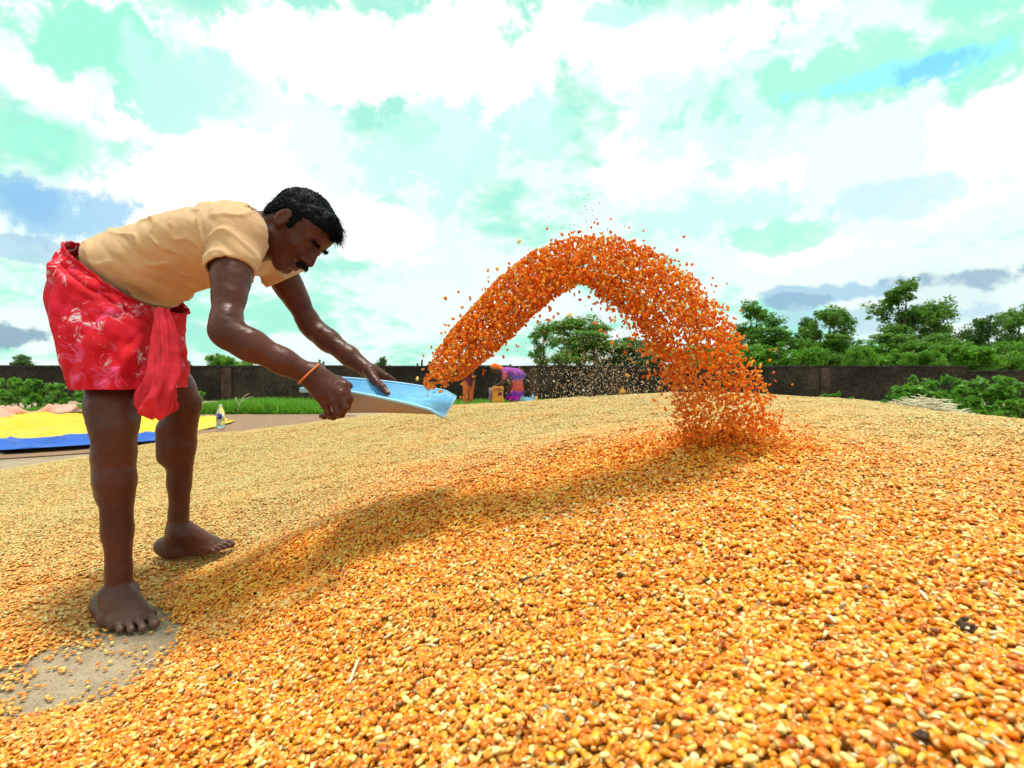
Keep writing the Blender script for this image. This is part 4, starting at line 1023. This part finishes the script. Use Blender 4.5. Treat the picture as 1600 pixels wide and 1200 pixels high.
def leaf_mesh(name, cent, spread, per, size, mat, r, long=1.7):
    n = len(cent) * per; c = np.repeat(cent, per, 0); sp = np.repeat(spread, per)
    d = r.normal(0, 1, (n, 3)); d /= np.linalg.norm(d, axis=1, keepdims=True); rad = r.uniform(0, 1, n) ** .45
    pos = c + d * (rad * sp)[:, None] * np.array([1, 1, .8])
    s = size * r.uniform(.6, 1.4, n)
    Rm = rot_mats(r.uniform(0, 6.28, n), r.normal(.35, .55, n), r.normal(0, .7, n))
    T = np.array([[-.5 * long, 0, 0], [0, -.42, .08], [.5 * long, 0, -.12], [0, .42, .08]])
    V = np.einsum('kij,nj->kni', Rm, T) * s[:, None, None] + pos[:, None]
    lf = np.clip(r.normal(.45, .25, n), 0, 1)
    return mesh_np(name, V.reshape(-1, 3), np.arange(n)[:, None] * 4 + np.array([0, 1, 2, 3]), mat, False, {'leaf': np.repeat(lf, 4)})
def tree_meshes(seed, hgt, rx, trunk_frac, ncl, per, leaf, mat, airy=.5):
    """one kind of tree: trunk with limbs, crown of leaf clusters at the limb ends"""
    r = np.random.default_rng(seed); mb = MB(); lean = r.normal(0, .05, 2)
    top = np.array([lean[0] * hgt, lean[1] * hgt, hgt * .86]); pts = [np.array([0, 0, -.3]), np.array([0, 0, 0.]), top * .35 + np.r_[r.normal(0, .05, 2) * hgt * .4, 0], top * .7, top]
    r0 = hgt * .017 + .03; mb.tube(pts, [r0 * 1.3, r0 * 1.1, r0 * .8, r0 * .5, r0 * .12], 8)
    cl, sp = [], []; lobes = []; nl = int(r.integers(6, 10))
    for q in range(nl):
        f = trunk_frac + (1 - trunk_frac) * (.12 + .70 * (q + r.uniform(0, .8)) / nl); a = r.uniform(0, 6.28); rad = rx * r.uniform(.25, .75) * (1 if f < .8 else .6)
        c = np.array([top[0] * f + rad * math.cos(a), top[1] * f + rad * math.sin(a), f * hgt]); lobes.append((c, rx * r.uniform(.34, .58)))
        st = top * max(.15, f * .86 - .2); m = (st + c) / 2 + np.array([0, 0, -.04 * hgt]); mb.tube([st, m, c], [r0 * .42, r0 * .28, r0 * .06], 5)
    lobes.append((np.array([top[0], top[1], hgt * .9]), rx * r.uniform(.35, .5)))
    for k in range(ncl):
        c0, rl = lobes[int(r.integers(0, len(lobes)))]; d = r.normal(0, 1, 3); d /= np.linalg.norm(d); c = c0 + d * rl * r.uniform(.3, 1.05) * np.array([1, 1, .85])
        if k % 6 == 0: mb.tube([c0, (c0 + c) / 2 + r.normal(0, .05, 3), c], [r0 * .14, r0 * .09, r0 * .03], 4)
        cl.append(c); sp.append(rx * r.uniform(.13, .26))
    crown = leaf_mesh('crown', np.array(cl), np.array(sp), per, leaf, mat, r)
    t = bpy.data.meshes.new('trunk'); t.from_pydata(np.concatenate(mb.v).tolist(), [], mb.f); t.update(); t.polygons.foreach_set('use_smooth', np.ones(len(t.polygons), bool)); t.materials.append(M['bark'])
    return t, crown
KIND = {
    'tall': tree_meshes(1, 6.5, 1.6, .34, 150, 46, .105, M['leaf_tree'], .55), 'tall2': tree_meshes(2, 6.0, 1.7, .30, 150, 46, .105, M['leaf_tree'], .4),
    'round': tree_meshes(3, 4.6, 1.7, .20, 140, 52, .11, M['leaf_tree'], .2), 'round2': tree_meshes(4, 4.4, 1.8, .18, 140, 52, .11, M['leaf_dark'], .2),
    'bright': tree_meshes(5, 3.4, 1.6, .10, 120, 56, .11, M['leaf_bright'], .0), 'bright2': tree_meshes(6, 3.0, 1.7, .08, 120, 56, .11, M['leaf_bright'], .1), 'slim': tree_meshes(8, 5.2, .85, .30, 110, 40, .10, M['leaf_dark'], .3)}
def tree(kind, px, ptop, Y, wid, label, seed, group='trees beyond the wall'):
    t, c = KIND[kind]; hz = max(v.co.z for v in c.vertices); wx = 2 * max(abs(v.co.x) for v in c.vertices)
    X = (px - 800) * Y / F; top = H + (YH - ptop) * Y / F; g = -.25 * float(sstep(np.array(Y), 20, 60)); sz = (top - g) / hz; sx = 1.18 * wid * Y / F / wx
    root = empty('tree', (X, Y, g)); root.rotation_euler.z = 2.4 * seed; root.scale = (sx, sx, sz); tag(root, label, 'tree', group)
    for nm, me in (('trunk', t), ('crown', c)):
        o = bpy.data.objects.new(nm, me); COL.objects.link(o); o.parent = root
for i, a in enumerate([
    ('tall', 1178, 468, 31, 90, 'dark tree whose crown rises just right of the falling corn'), ('round', 1222, 508, 29, 85, 'mid green tree close behind the first dark tree right of the corn'),
    ('round2', 1262, 494, 34, 75, 'dark tree with narrow top left of the square-topped tree'), ('tall2', 1300, 472, 32, 75, 'square-topped dark tree before the gap left of the tallest tree'), ('round', 1292, 520, 28, 80, 'round green tree under the square-topped dark tree'),
    ('bright', 1208, 532, 25, 80, 'bright green bush tree above the wall right of the corn'), ('bright2', 1255, 540, 26, 85, 'light green low tree between the first two dark trees'), ('bright', 1352, 532, 27, 80, 'bright yellow-green low tree under the sky gap'), ('bright2', 1338, 540, 24, 60, 'small vivid green bush tree left of the tallest tree trunk'),
    ('tall', 1408, 432, 32, 105, 'tallest tree with an airy crown at the right'), ('tall2', 1458, 462, 33, 90, 'leaning tree touching the right side of the tallest tree'), ('round', 1420, 515, 27, 90, 'green tree below the tallest tree'), ('bright', 1395, 545, 24, 80, 'light green low tree at the foot of the tallest tree'),
    ('round', 1475, 515, 27, 80, 'rounded green tree right of the leaning tree'), ('round2', 1548, 490, 29, 100, 'broad dark tree near the right edge'), ('tall2', 1588, 474, 33, 70, 'dark tree cut by the right edge of the picture'), ('bright', 1520, 535, 25, 90, 'light green tree below the broad dark tree'), ('bright2', 1582, 530, 25, 80, 'low bright tree at the right edge'), ('bright2', 1462, 545, 24, 70, 'low leafy tree above the middle of the right bush'), ('round2', 1150, 520, 28, 70, 'dark tree half hidden behind the falling corn'),
    ('tall2', 848, 500, 26, 42, 'slim dark tree left under the corn arc'), ('tall2', 900, 488, 30, 115, 'airy tree seen in the middle under the corn arc'), ('round', 940, 514, 27, 95, 'green tree right of the airy tree under the arc'), ('round2', 985, 526, 28, 125, 'dark tree under the right half of the corn arc'), ('round', 1040, 530, 29, 85, 'tree hidden behind the right foot of the corn arc'), ('bright2', 1095, 535, 27, 90, 'low tree behind the falling corn'),
    ('round2', 36, 553, 34, 56, 'dark round tree top over the wall at the far left'), ('bright', 345, 551, 26, 62, 'bright green tree top over the wall behind the man'), ('bright2', 382, 562, 27, 50, 'light green low tree top right beside the bright one behind the man'), ('slim', 287, 562, 36, 22, 'tiny tree top over the wall by the red wrap'), ('round2', 600, 556, 44, 36, 'small sparse tree top over the wall above the tray'), ('slim', 672, 563, 40, 24, 'tiny dark tree top at the start of the corn arc')]):
    tree(*a, i + 1)
# distant wood closing the gaps behind the trees
r_ = np.random.default_rng(77); cc = np.stack([r_.uniform(16, 62, 260), r_.uniform(48, 58, 260), r_.uniform(0, 2.6, 260)], 1)
wd = obj('distant_wood', leaf_mesh('distant_wood', cc, np.full(260, 1.5), 50, .4, M['leaf_tree'], r_)); tag(wd, 'dark green wood far behind the trees at the right', 'wood', kind='stuff')

def bush(name, cx, cy, w, d, h, n, per, leaf, mat, label, seed, z0=0.0, group=None):
    r = np.random.default_rng(seed); root = empty(name, (cx, cy, z0)); tag(root, label, 'bush', group)
    f = r.uniform(0, 1, n) ** .7; a = r.uniform(0, 6.28, n); rr = np.sqrt(r.uniform(0, 1, n)) * (1 - .45 * f ** 2)
    hv = h * (.55 + .45 * r.uniform(0, 1, n)); c = np.stack([cx + rr * np.cos(a) * w / 2, cy + rr * np.sin(a) * d / 2, z0 + .04 + f * hv * .92], 1)
    obj('foliage', leaf_mesh('foliage', c, np.full(n, h * .12), per, leaf, mat, r, 1.35), root)
    for k in range(0, min(n, 14)):
        mb = MB(); b = np.array([cx + r.normal(0, .12) * w * .5, cy + r.normal(0, .1) * d, z0 - .02]); m = (b + c[k]) / 2 + r.normal(0, .03, 3); mb.tube([b, m, c[k]], [.012, .008, .003], 5); mb.build('stem', M['bark'], root)
for a in [('leafy_bush', -9.4, 10.6, 1.7, 1.2, .62, 60, 20, .075, M['leaf_bush'], 'leafy green bush at the left edge before the wall', 1), ('leafy_bush', -8.0, 10.8, 1.3, 1.0, .66, 55, 20, .075, M['leaf_bush'], 'tall leafy bush just left of the red wrap', 2), ('leafy_bush', -10.6, 11.2, 1.6, 1.2, .55, 46, 20, .075, M['leaf_bush'], 'bush at the outermost left behind the pink cloth', 3), ('leafy_bush', -7.0, 11.4, 1.3, .9, .5, 44, 20, .075, M['leaf_bush'], 'low bush behind the near thigh of the man', 4),
          ('leafy_bush', 6.9, 9.0, 1.7, 1.2, .64, 80, 20, .080, M['leaf_bush'], 'big leafy bush against the wall at the right', 5), ('leafy_bush', 8.2, 9.4, 1.3, 1.1, .66, 64, 20, .080, M['leaf_bush'], 'tallest leafy bush under the step of the wall', 6), ('leafy_bush', 8.9, 8.6, 1.2, 1.0, .40, 50, 26, .060, M['leaf_bush'], 'low bush right of the tallest bush', 7), ('leafy_bush', 5.9, 9.6, 1.2, .8, .34, 44, 24, .060, M['leaf_bush'], 'low trailing bush left of the big right bush', 8), ('leafy_bush', 9.3, 7.9, .9, .7, .26, 30, 24, .06, M['leaf_bush'], 'small weed bush at the right edge', 9), ('leafy_bush', 7.6, 7.9, 1.7, .7, .30, 44, 24, .06, M['leaf_bush'], 'dark low weeds before the big right bush', 10)]:
    bush(*a[:11], a[11], group='bushes along the wall')
def grass(name, poly, n, h, label, seed, z0=0.0):
    r = np.random.default_rng(seed); x0, x1, y0, y1 = poly; V, Fq, lf = [], [], []
    x = r.uniform(x0, x1, n); y = r.uniform(y0, y1, n); mnd = np.clip(1 - ((x - (x0 + x1) / 2) / ((x1 - x0) / 2)) ** 2, 0, 1) ** .6; hh = h * r.uniform(.4, 1.1, n) * (.25 + .75 * mnd)
    a = r.uniform(0, 6.28, n); w = .008 + .006 * r.uniform(0, 1, n); lean = r.normal(0, .5, (n, 2)) * hh[:, None]
    b0 = np.stack([x - w * np.cos(a), y - w * np.sin(a), np.full(n, z0)], 1); b1 = np.stack([x + w * np.cos(a), y + w * np.sin(a), np.full(n, z0)], 1); tp = np.stack([x + lean[:, 0], y + lean[:, 1], z0 + hh], 1)
    V = np.stack([b0, b1, tp], 1).reshape(-1, 3)
    o = obj(name, mesh_np(name, V, np.arange(n * 3).reshape(-1, 3), M['grass'], False, {'leaf': np.repeat(r.uniform(0, 1, n), 3)})); tag(o, label, 'grass', kind='stuff')
grass('grass', (-5.9, -3.2, 9.4, 10.8), 16000, .26, 'bright green grass at the wall foot behind the bottle', 1)
grass('grass', (-9.0, -5.9, 9.6, 11.0), 9000, .16, 'green grass strip behind the yellow tarpaulin', 2)
grass('weeds', (4.6, 9.6, 8.4, 10.0), 9000, .14, 'low green weeds along the wall foot at the right', 3)
grass('weeds', (-3.2, 5.0, 12.5, 14.8), 9000, .10, 'sparse dark weeds at the foot of the middle wall', 4)

# ---- tarpaulins on the yard
def sheet(name, corners, n, m, amp, freq, mat, label, cat, z0, seed, edge=0.0, parent=None):
    c = np.array(corners, float); u, v = np.meshgrid(np.linspace(0, 1, n), np.linspace(0, 1, m), indexing='ij'); u_, v_ = u[..., None], v[..., None]
    p = c[0] * (1 - u_) * (1 - v_) + c[1] * u_ * (1 - v_) + c[2] * u_ * v_ + c[3] * (1 - u_) * v_
    wob = fbm(v3(p[..., 0] * .9 + seed, p[..., 1] * .9, 0), 3) * .10; p = p + np.stack([wob, np.roll(wob, 3, 0)], -1) * (np.minimum(np.minimum(u, 1 - u), np.minimum(v, 1 - v)) < .02)[..., None]
    f = fbm(v3(p[..., 0] * freq, p[..., 1] * freq * 1.6, seed), 4); ridge = (1 - np.abs(fbm(v3(p[..., 0] * freq * .7, p[..., 1] * freq, seed + 9), 3))) ** 4
    z = z0 + amp * (np.clip(f + .3, 0, 2) * .5 + ridge)
    e = np.minimum(np.minimum(u, 1 - u), np.minimum(v, 1 - v)); z = z0 + (z - z0) * sstep(e, 0, .06) + edge * np.exp(-(e / .03) ** 2)
    G = np.concatenate([p, z[..., None]], -1); mb = MB(); mb.grid(G); o = mb.build(name, mat, parent); s_ = o.modifiers.new('s', 'SOLIDIFY'); s_.thickness = .003
    if label: tag(o, label, cat)
    return o
def tarp_mat(name, c, rough=.45):
    t = NT(name); t.set(t.ramp(t.noise(5, 6, .65), [(.3, tuple(x * .8 for x in c)), (.7, tuple(min(1, x * 1.1) for x in c))]), rough, .3); t.bump(t.math('ADD', t.noise(18, 6), t.noise(70, 3)), .5, .02); M[name] = t.m
tarp_mat('tarp_yellow', (.86, .50, .012)); tarp_mat('tarp_blue', (.012, .10, .50), .35); tarp_mat('tarp_pink', (.78, .36, .28), .7); tarp_mat('tarp_brown', (.30, .165, .095), .75); tarp_mat('cloth_white', (.72, .66, .60), .8); tarp_mat('tarp_teal', (.10, .28, .36), .5); tarp_mat('scrap_blue', (.03, .08, .55), .4)
sheet('brown_tarpaulin', [(-6.2, 2.4), (-1.3, 6.2), (-2.6, 9.2), (-9.6, 9.4)], 110, 80, .018, 2.2, M['tarp_brown'], 'brown woven tarpaulin lying on the yard beyond the corn', 'tarpaulin', .002, 3)
sheet('yellow_tarpaulin', [(-5.4, 4.5), (-3.5, 5.6), (-3.85, 7.7), (-8.4, 9.0)], 110, 90, .055, 1.9, M['tarp_yellow'], 'crumpled bright yellow tarpaulin spread behind the legs of the man', 'tarpaulin', .025, 5)
sheet('blue_tarpaulin', [(-4.4, 4.1), (-3.25, 5.0), (-3.5, 5.6), (-4.9, 4.7)], 90, 50, .045, 3.0, M['tarp_blue'], 'crumpled blue tarpaulin at the front edge of the yellow one', 'tarpaulin', .045, 8)
sheet('pink_cloth', [(-8.7, 7.6), (-7.1, 8.9), (-7.3, 9.5), (-9.2, 8.6)], 60, 40, .13, 1.6, M['tarp_pink'], 'folded pink sheet on the far corner of the yellow tarpaulin', 'cloth', .06, 11)
sheet('pink_cloth', [(-8.4, 6.9), (-7.0, 7.5), (-7.2, 8.0), (-8.9, 7.6)], 40, 30, .10, 2.0, M['tarp_pink'], 'pale pink cloth at the left edge on the yellow tarpaulin', 'cloth', .05, 13)
sheet('white_cloth', [(-4.6, 4.0), (-4.02, 4.25), (-4.1, 4.4), (-4.9, 4.3)], 30, 20, .03, 3, M['cloth_white'], 'white cloth corner at the left edge before the blue tarpaulin', 'cloth', .01, 15)
sheet('teal_sheet', [(-.0, 13.1), (.65, 13.1), (.7, 13.6), (.05, 13.6)], 24, 18, .14, 4, M['tarp_teal'], 'small heap of blue-green plastic sheet behind the woman', 'sheet', .01, 17)
sheet('blue_scrap', [(7.1, 6.9), (7.6, 7.0), (7.6, 7.2), (7.1, 7.1)], 14, 10, .05, 5, M['scrap_blue'], 'scrap of blue plastic among the weeds at the right edge', 'scrap', .05, 19)

# ---- water bottle
def build_bottle():
    p = P(344.5, 663, 6.45); p[2] = .03; root = empty('water_bottle', p); tag(root, 'clear plastic water bottle with blue label standing on the brown tarpaulin', 'bottle')
    t = NT('clear_plastic'); t.set((.82, .90, .92), .08, .6, **{'Transmission Weight': .85}); t.b.inputs['IOR'].default_value = 1.15; M['plastic'] = t.m
    t = NT('water'); t.set((.75, .85, .80), .05, .5, **{'Transmission Weight': .9}); t.b.inputs['IOR'].default_value = 1.2; M['water'] = t.m
    plain('label_blue', (.025, .05, .20), .4, .1); plain('label_white', (.75, .7, .75), .5, .1); plain('cap_white', (.7, .7, .7), .4, .1)
    m = MB(); m.lathe([(.001, 0), (.040, 0), (.046, .008), (.046, .05), (.044, .055), (.046, .06), (.046, .165), (.044, .185), (.030, .225), (.016, .250), (.015, .262), (.001, .262)], p, 24); m.build('body', M['plastic'], root)
    m = MB(); m.lathe([(.001, .004), (.041, .006), (.043, .05), (.043, .100), (.001, .100)], p, 24); m.build('water', M['water'], root)
    m = MB(); m.lathe([(.0165, .256), (.0175, .258), (.0175, .274), (.014, .277), (.001, .277)], p, 18); m.build('cap', M['cap_white'], root)
    def band(a0, a1, z0, z1, r, name, mat, par):
        an = np.radians(np.linspace(a0, a1, 24)); G = np.stack([np.stack([p[0] + r * np.cos(an), p[1] + r * np.sin(an), np.full(24, p[2] + z)], -1) for z in (z0, z1)]); mm = MB(); mm.grid(G); o = mm.build(name, mat, par); o.modifiers.new('s', 'SOLIDIFY').thickness = .0006; return o
    lb = band(180, 325, .108, .170, .0472, 'label', M['label_blue'], root)
    # white swirl printed on the label
    for k, (a, z, ra) in enumerate(((250, .146, .011), (262, .130, .009), (240, .128, .008))):
        mm = MB(); mm.tube([(p[0] + .0482 * math.cos(R(a + q[0] * 900)), p[1] + .0482 * math.sin(R(a + q[0] * 900)), p[2] + z + q[1]) for q in [(ra * math.cos(w), ra * math.sin(w)) for w in np.linspace(.4, 5.6, 14)]], .0022, 5)
        o = mm.build('logo', M['label_white'], lb); o.matrix_parent_inverse = Matrix.Identity(4)
    band(318, 350, .100, .175, .0474, 'label_edge', M['label_white'], root)
build_bottle()
# dry twig standing in the grass, iron rods on the wall
m = MB()
for q in [[(0, 0, 0), (.05, 0, .16), (.13, .02, .22), (.26, 0, .25)], [(.05, 0, .16), (.1, .03, .26), (.2, 0, .31)], [(.03, 0, .1), (-.02, 0, .2), (-.03, 0, .24)]]:
    m.tube([(-4.72 + a, 9.35 + b, c + .05) for a, b, c in q], [.007, .006, .005, .003][:len(q)], 5)
tag(m.build('dry_twig', M['dry_husk']), 'bleached dry twig standing in the grass right of the bottle', 'twig')
for px, h, lab in ((499, 12, 'taller thin rod on the wall above the near wrist'), (505, 9, 'shorter thin rod beside the taller one above the near wrist'), (652, 6, 'stub of rod on the wall left of the arc start'), (659, 12, 'thin rod on the wall at the start of the corn arc'), (797, 5, 'rod stub on the wall above the woman')):
    x = (px - 800) * 15.1 / F; m = MB(); m.tube([(x, 15.1, WH), (x + .01, 15.1, WH + h * 15.1 / F)], .028, 6); tag(m.build('iron_rod', M['coping']), lab, 'rod', 'rods on the wall')
# heap of dry stalks
def build_stalks():
    r = np.random.default_rng(5); cx, cy = 4.55, 6.0; V = MB()
    for k in range(900):
        a = r.uniform(0, 6.28); q = np.sqrt(r.uniform()) ; x, y = cx + .62 * q * math.cos(a), cy + .4 * q * math.sin(a); z = .385 * (1 - q ** 1.7) * r.uniform(.82, 1.02) + .02
        d = np.array([r.normal(.8, .4), r.normal(0, .5), r.normal(-.05, .18)]); d /= np.linalg.norm(d); L = r.uniform(.05, .16)
        c = np.array([x, y, z]); V.tube([c - d * L, c + r.normal(0, .008, 3), c + d * L], [.004, .005, .003], 4, False)
    o = V.build('stalk_heap', M['dry_husk']); tag(o, 'low heap of dry pale stalks behind the corn at the right', 'stalks', kind='stuff')
    n = 26; U, W = np.meshgrid(np.linspace(0, 2 * np.pi, 40), np.linspace(0, 1, 14), indexing='ij'); G = np.stack([cx + .60 * W * np.cos(U), cy + .38 * W * np.sin(U), .34 * (1 - W ** 1.7)], -1); mm = MB(); mm.grid(G); c = mm.build('core', M['dry_husk'], o)
build_stalks()

# ---- the two people by the wall
def small_person(label, base, ht, pose, parts):
    pass
plain('sari_purple', (.20, .04, .42), .8, .3, 8); plain('sack_orange', (.80, .30, .03), .7, .2, 20); plain('sack_print', (.20, .02, .05), .7, .2, 20); plain('sack_stripe', (.55, .45, .50), .7, .3, 20)
def mat_sari():
    t = NT('sari_print'); sep = t.n('ShaderNodeSeparateXYZ'); t.L.new(t.pos(), sep.inputs[0]); z = sep.outputs[2]
    band = t.ramp(t.math('ADD', t.math('MULTIPLY', z, 1.0), t.math('MULTIPLY', t.noise(16, 4), .28)), [(.30, (.48, .01, .36)), (.36, (.16, .03, .42)), (.42, (.24, .03, .42)), (.47, (.66, .06, .05)), (.68, (.68, .13, .08)), (.76, (.14, .08, .45)), (.98, (.34, .05, .30))])
    c = t.mix(t.rng(t.noise(24, 5, .7, dist=1.0), .58, .68, 0, .85), band, (.62, .55, .70)); t.set(c, .8, .15); M['sari'] = t.m
    t = NT('scarf_orange'); t.set(t.ramp(t.noise(20, 4), [(.3, (.72, .10, .02)), (.7, (.85, .22, .04))]), .8, .15); M['scarf'] = t.m
    t = NT('trousers_orange'); t.set(t.ramp(t.noise(14, 4, vec=t.mapping(t.pos(), (1, 1, .3))), [(.3, (.55, .09, .03)), (.7, (.78, .20, .07))]), .85, .15); M['trousers'] = t.m
    plain('shirt_maroon', (.16, .03, .05), .85, .3, 15); plain('blouse', (.55, .10, .14), .8, .3, 30)
mat_sari()
def build_woman():
    Y = 13.3; q = lambda px, py, dy=0: P(px, py, Y + dy)
    root = empty('person', (q(800, 632)[0], Y, 0)); tag(root, 'woman in purple and red sari with orange headscarf bending over a sack', 'person')
    B = Body(); B.rc(q(780, 581), q(776, 577), .07, .075, .03); B.el(q(772, 576), (.095, .08, .10), None, .03)
    B.rc(q(790, 583, -.12), q(788, 592, -.14), .045, .04); B.chain([q(787, 588, -.13), q(785, 598, -.16), q(775, 603, -.15), q(770, 605, -.14)], [.045, .04, .03, .028], .02)
    B.chain([q(789, 588, .12), q(788, 600, .12), q(778, 604, .06)], [.045, .04, .028], .02)
    for dy in (-.08, .1): B.chain([q(798, 600, dy), q(799, 618, dy), q(799, 630, dy), q(796, 632, dy)], [.07, .05, .035, .03], .02)
    for dx in (0, 3, 6): B.rc(q(771 - dx * .3, 605 + dx * .3, -.15 + dx * .01), q(768 - dx * .2, 608, -.14 + dx * .012), .011, .009, .008)
    V, Q = surface_nets(B.ev, q(755, 650, -.6), q(830, 560, .6), .012); obj('body', mesh_np('body', V, Q, M['skin_far'], attrs={'dusty': np.zeros(len(V)), 'pale': np.zeros(len(V)), 'lip': np.zeros(len(V))}), root)
    S = Body(); S.el(q(808, 584), (.20, .17, .13), np.stack([[.87, 0, -.3], [0, 1, 0], [.3, 0, .87]]) / np.array([[.92], [1], [.92]]), .08); S.el(q(793, 581), (.17, .19, .12), None, .06); S.rc(q(808, 592), q(807, 622), .145, .185, .1); S.rc(q(801, 600), q(799, 622), .09, .13, .08)
    def sf(p, lo, hi):
        d = S.ev(p, lo, hi) + .012 * np.sin(p[..., 0] * 55 + 3 * fbm(p * 5, 2)) * sstep(p[..., 2], .75, .5); return np.maximum(d, (q(800, 626)[2]) - p[..., 2])
    V, Q = surface_nets(sf, q(765, 645, -.6), q(835, 560, .6), .013); V = relax(V, Q, 1); obj('sari', mesh_np('sari', V, Q, M['sari']), root)
    B = Body(); B.rc(q(789, 583, -.14), q(788, 591, -.155), .062, .055, .02); V, Q = surface_nets(B.ev, q(770, 610, -.5), q(805, 565, .3), .012); obj('blouse_sleeve', mesh_np('blouse_sleeve', V, Q, M['blouse']), root)
    B = Body(); B.el(q(773, 573), (.115, .10, .085), None, .03); B.rc(q(778, 574), q(785, 577), .07, .05, .03); V, Q = surface_nets(B.ev, q(755, 600, -.4), q(800, 555, .4), .012); V = V + (fbm(V * 16, 2) * .008)[:, None]; obj('headscarf', mesh_np('headscarf', V, Q, M['scarf']), root)
build_woman()
def build_second():
    Y = 13.4; q = lambda px, py, dy=0: P(px, py, Y + dy)
    root = empty('person', (q(729, 632)[0], Y, 0)); tag(root, 'person in orange trousers standing behind the flying corn', 'person')
    B = Body(); B.el(q(733, 545), (.085, .095, .115), None, .03); B.rc(q(732, 552), q(731, 560), .05, .055, .03)
    for dy, s_ in ((-.15, 1), (.15, -1)):
        B.chain([q(731, 562, dy), q(733, 578, dy * 1.3), q(740, 590, dy * 1.1)], [.05, .042, .03], .02); B.chain([q(740, 590, dy * 1.1), q(743, 594, dy)], [.028, .02], .01)
    for px in (727, 735): B.rc(q(px, 629), q(px - 2, 631, -.1), .035, .03)
    V, Q = surface_nets(B.ev, q(700, 650, -.6), q(770, 520, .6), .013); obj('body', mesh_np('body', V, Q, M['skin_far'], attrs={'dusty': np.zeros(len(V)), 'pale': np.zeros(len(V)), 'lip': np.zeros(len(V))}), root)
    B = Body(); B.chain([q(731, 563), q(731, 580), q(731, 598)], [.13, .14, .13], .08); B.rc(q(731, 562, -.15), q(731, 562, .15), .07, .07, .04)
    for dy in (-.15, .15): B.rc(q(731, 563, dy), q(733, 576, dy * 1.25), .065, .058, .03)
    V, Q = surface_nets(B.ev, q(700, 620, -.6), q(765, 535, .6), .013); obj('shirt', mesh_np('shirt', V, Q, M['shirt_maroon']), root)
    B = Body(); B.rc(q(731, 594), q(731, 598), .12, .12, .05)
    for px, dy in ((727.5, -.05), (735.5, .06)): B.chain([q(px + 1, 598, dy), q(px, 615, dy), q(px - .3, 629, dy)], [.085, .068, .055], .015)
    V, Q = surface_nets(B.ev, q(700, 650, -.5), q(765, 580, .5), .012); obj('trousers', mesh_np('trousers', V, Q, M['trousers']), root)
build_second()
def sack(px, w, top, label, mat, print_, Y):
    c = P(px, 632, Y); c[2] = 0; h = P(px, top, Y)[2]; root = empty('grain_sack', c); tag(root, label, 'sack', 'sacks by the wall')
    n, m_ = 26, 18; a = np.linspace(0, 2 * np.pi, n, endpoint=False); G = []
    for k in range(m_):
        t_ = k / (m_ - 1); rx = w / 2 * (1 + .06 * math.sin(t_ * 9)) * (1 - .10 * (t_ > .93)); G.append(np.stack([c[0] + rx * np.sign(np.cos(a)) * np.abs(np.cos(a)) ** .6, c[1] + rx * .7 * np.sign(np.sin(a)) * np.abs(np.sin(a)) ** .6, np.full(n, t_ * h)], -1))
    G = np.stack(G); G += fbm(G * 14, 2)[..., None] * .008; V = G.reshape(-1, 3); Q = np.array([(i * n + j, i * n + (j + 1) % n, (i + 1) * n + (j + 1) % n, (i + 1) * n + j) for i in range(m_ - 1) for j in range(n)])
    o = obj('bag', mesh_np('bag', V, Q, mat), root); o.modifiers.new('s', 'SOLIDIFY').thickness = .006
    if print_:
        y = c[1] - w * .35 - .012; fc = bpy.data.curves.new('print', 'FONT'); fc.body = 'CARG'; fc.size = .125; fc.align_x = 'CENTER'; fc.extrude = .002
        to = bpy.data.objects.new('lettering', fc); link(to, root); to.location = (c[0] + .02, y - .005, h * .76); to.rotation_euler = (R(90), 0, 0); to.scale = (.72, 1, 1); fc.materials.append(M['sack_print'])
        me = bpy.data.meshes.new_from_object(to); bpy.data.objects.remove(to); lo = obj('lettering', me, root); lo.location = (c[0] + .02, y - .005, h * .76); lo.rotation_euler = (R(90), 0, 0); lo.scale = (.72, 1, 1)
        mb = MB(); mb.tube([(c[0] + .05, y, h * .60), (c[0] + .05, y - .004, h * .60)], .05, 16); mb.build('printed_roundel', M['sack_print'], root)
    else:
        for dx in (-.35, 0, .35):
            mb = MB(); mb.box((c[0] + dx * w - .008, c[1] - w * .35 - .014, .03), (c[0] + dx * w + .012, c[1] - w * .35 - .004, h - .02)); mb.build('stripe', M['sack_print'], root)
sack(778, .27, 604, 'orange printed grain sack the woman is filling', M['sack_orange'], True, 13.0)
sack(768.5, .13, 606, 'narrow striped sack left of the orange sack', M['sack_stripe'], False, 13.15)
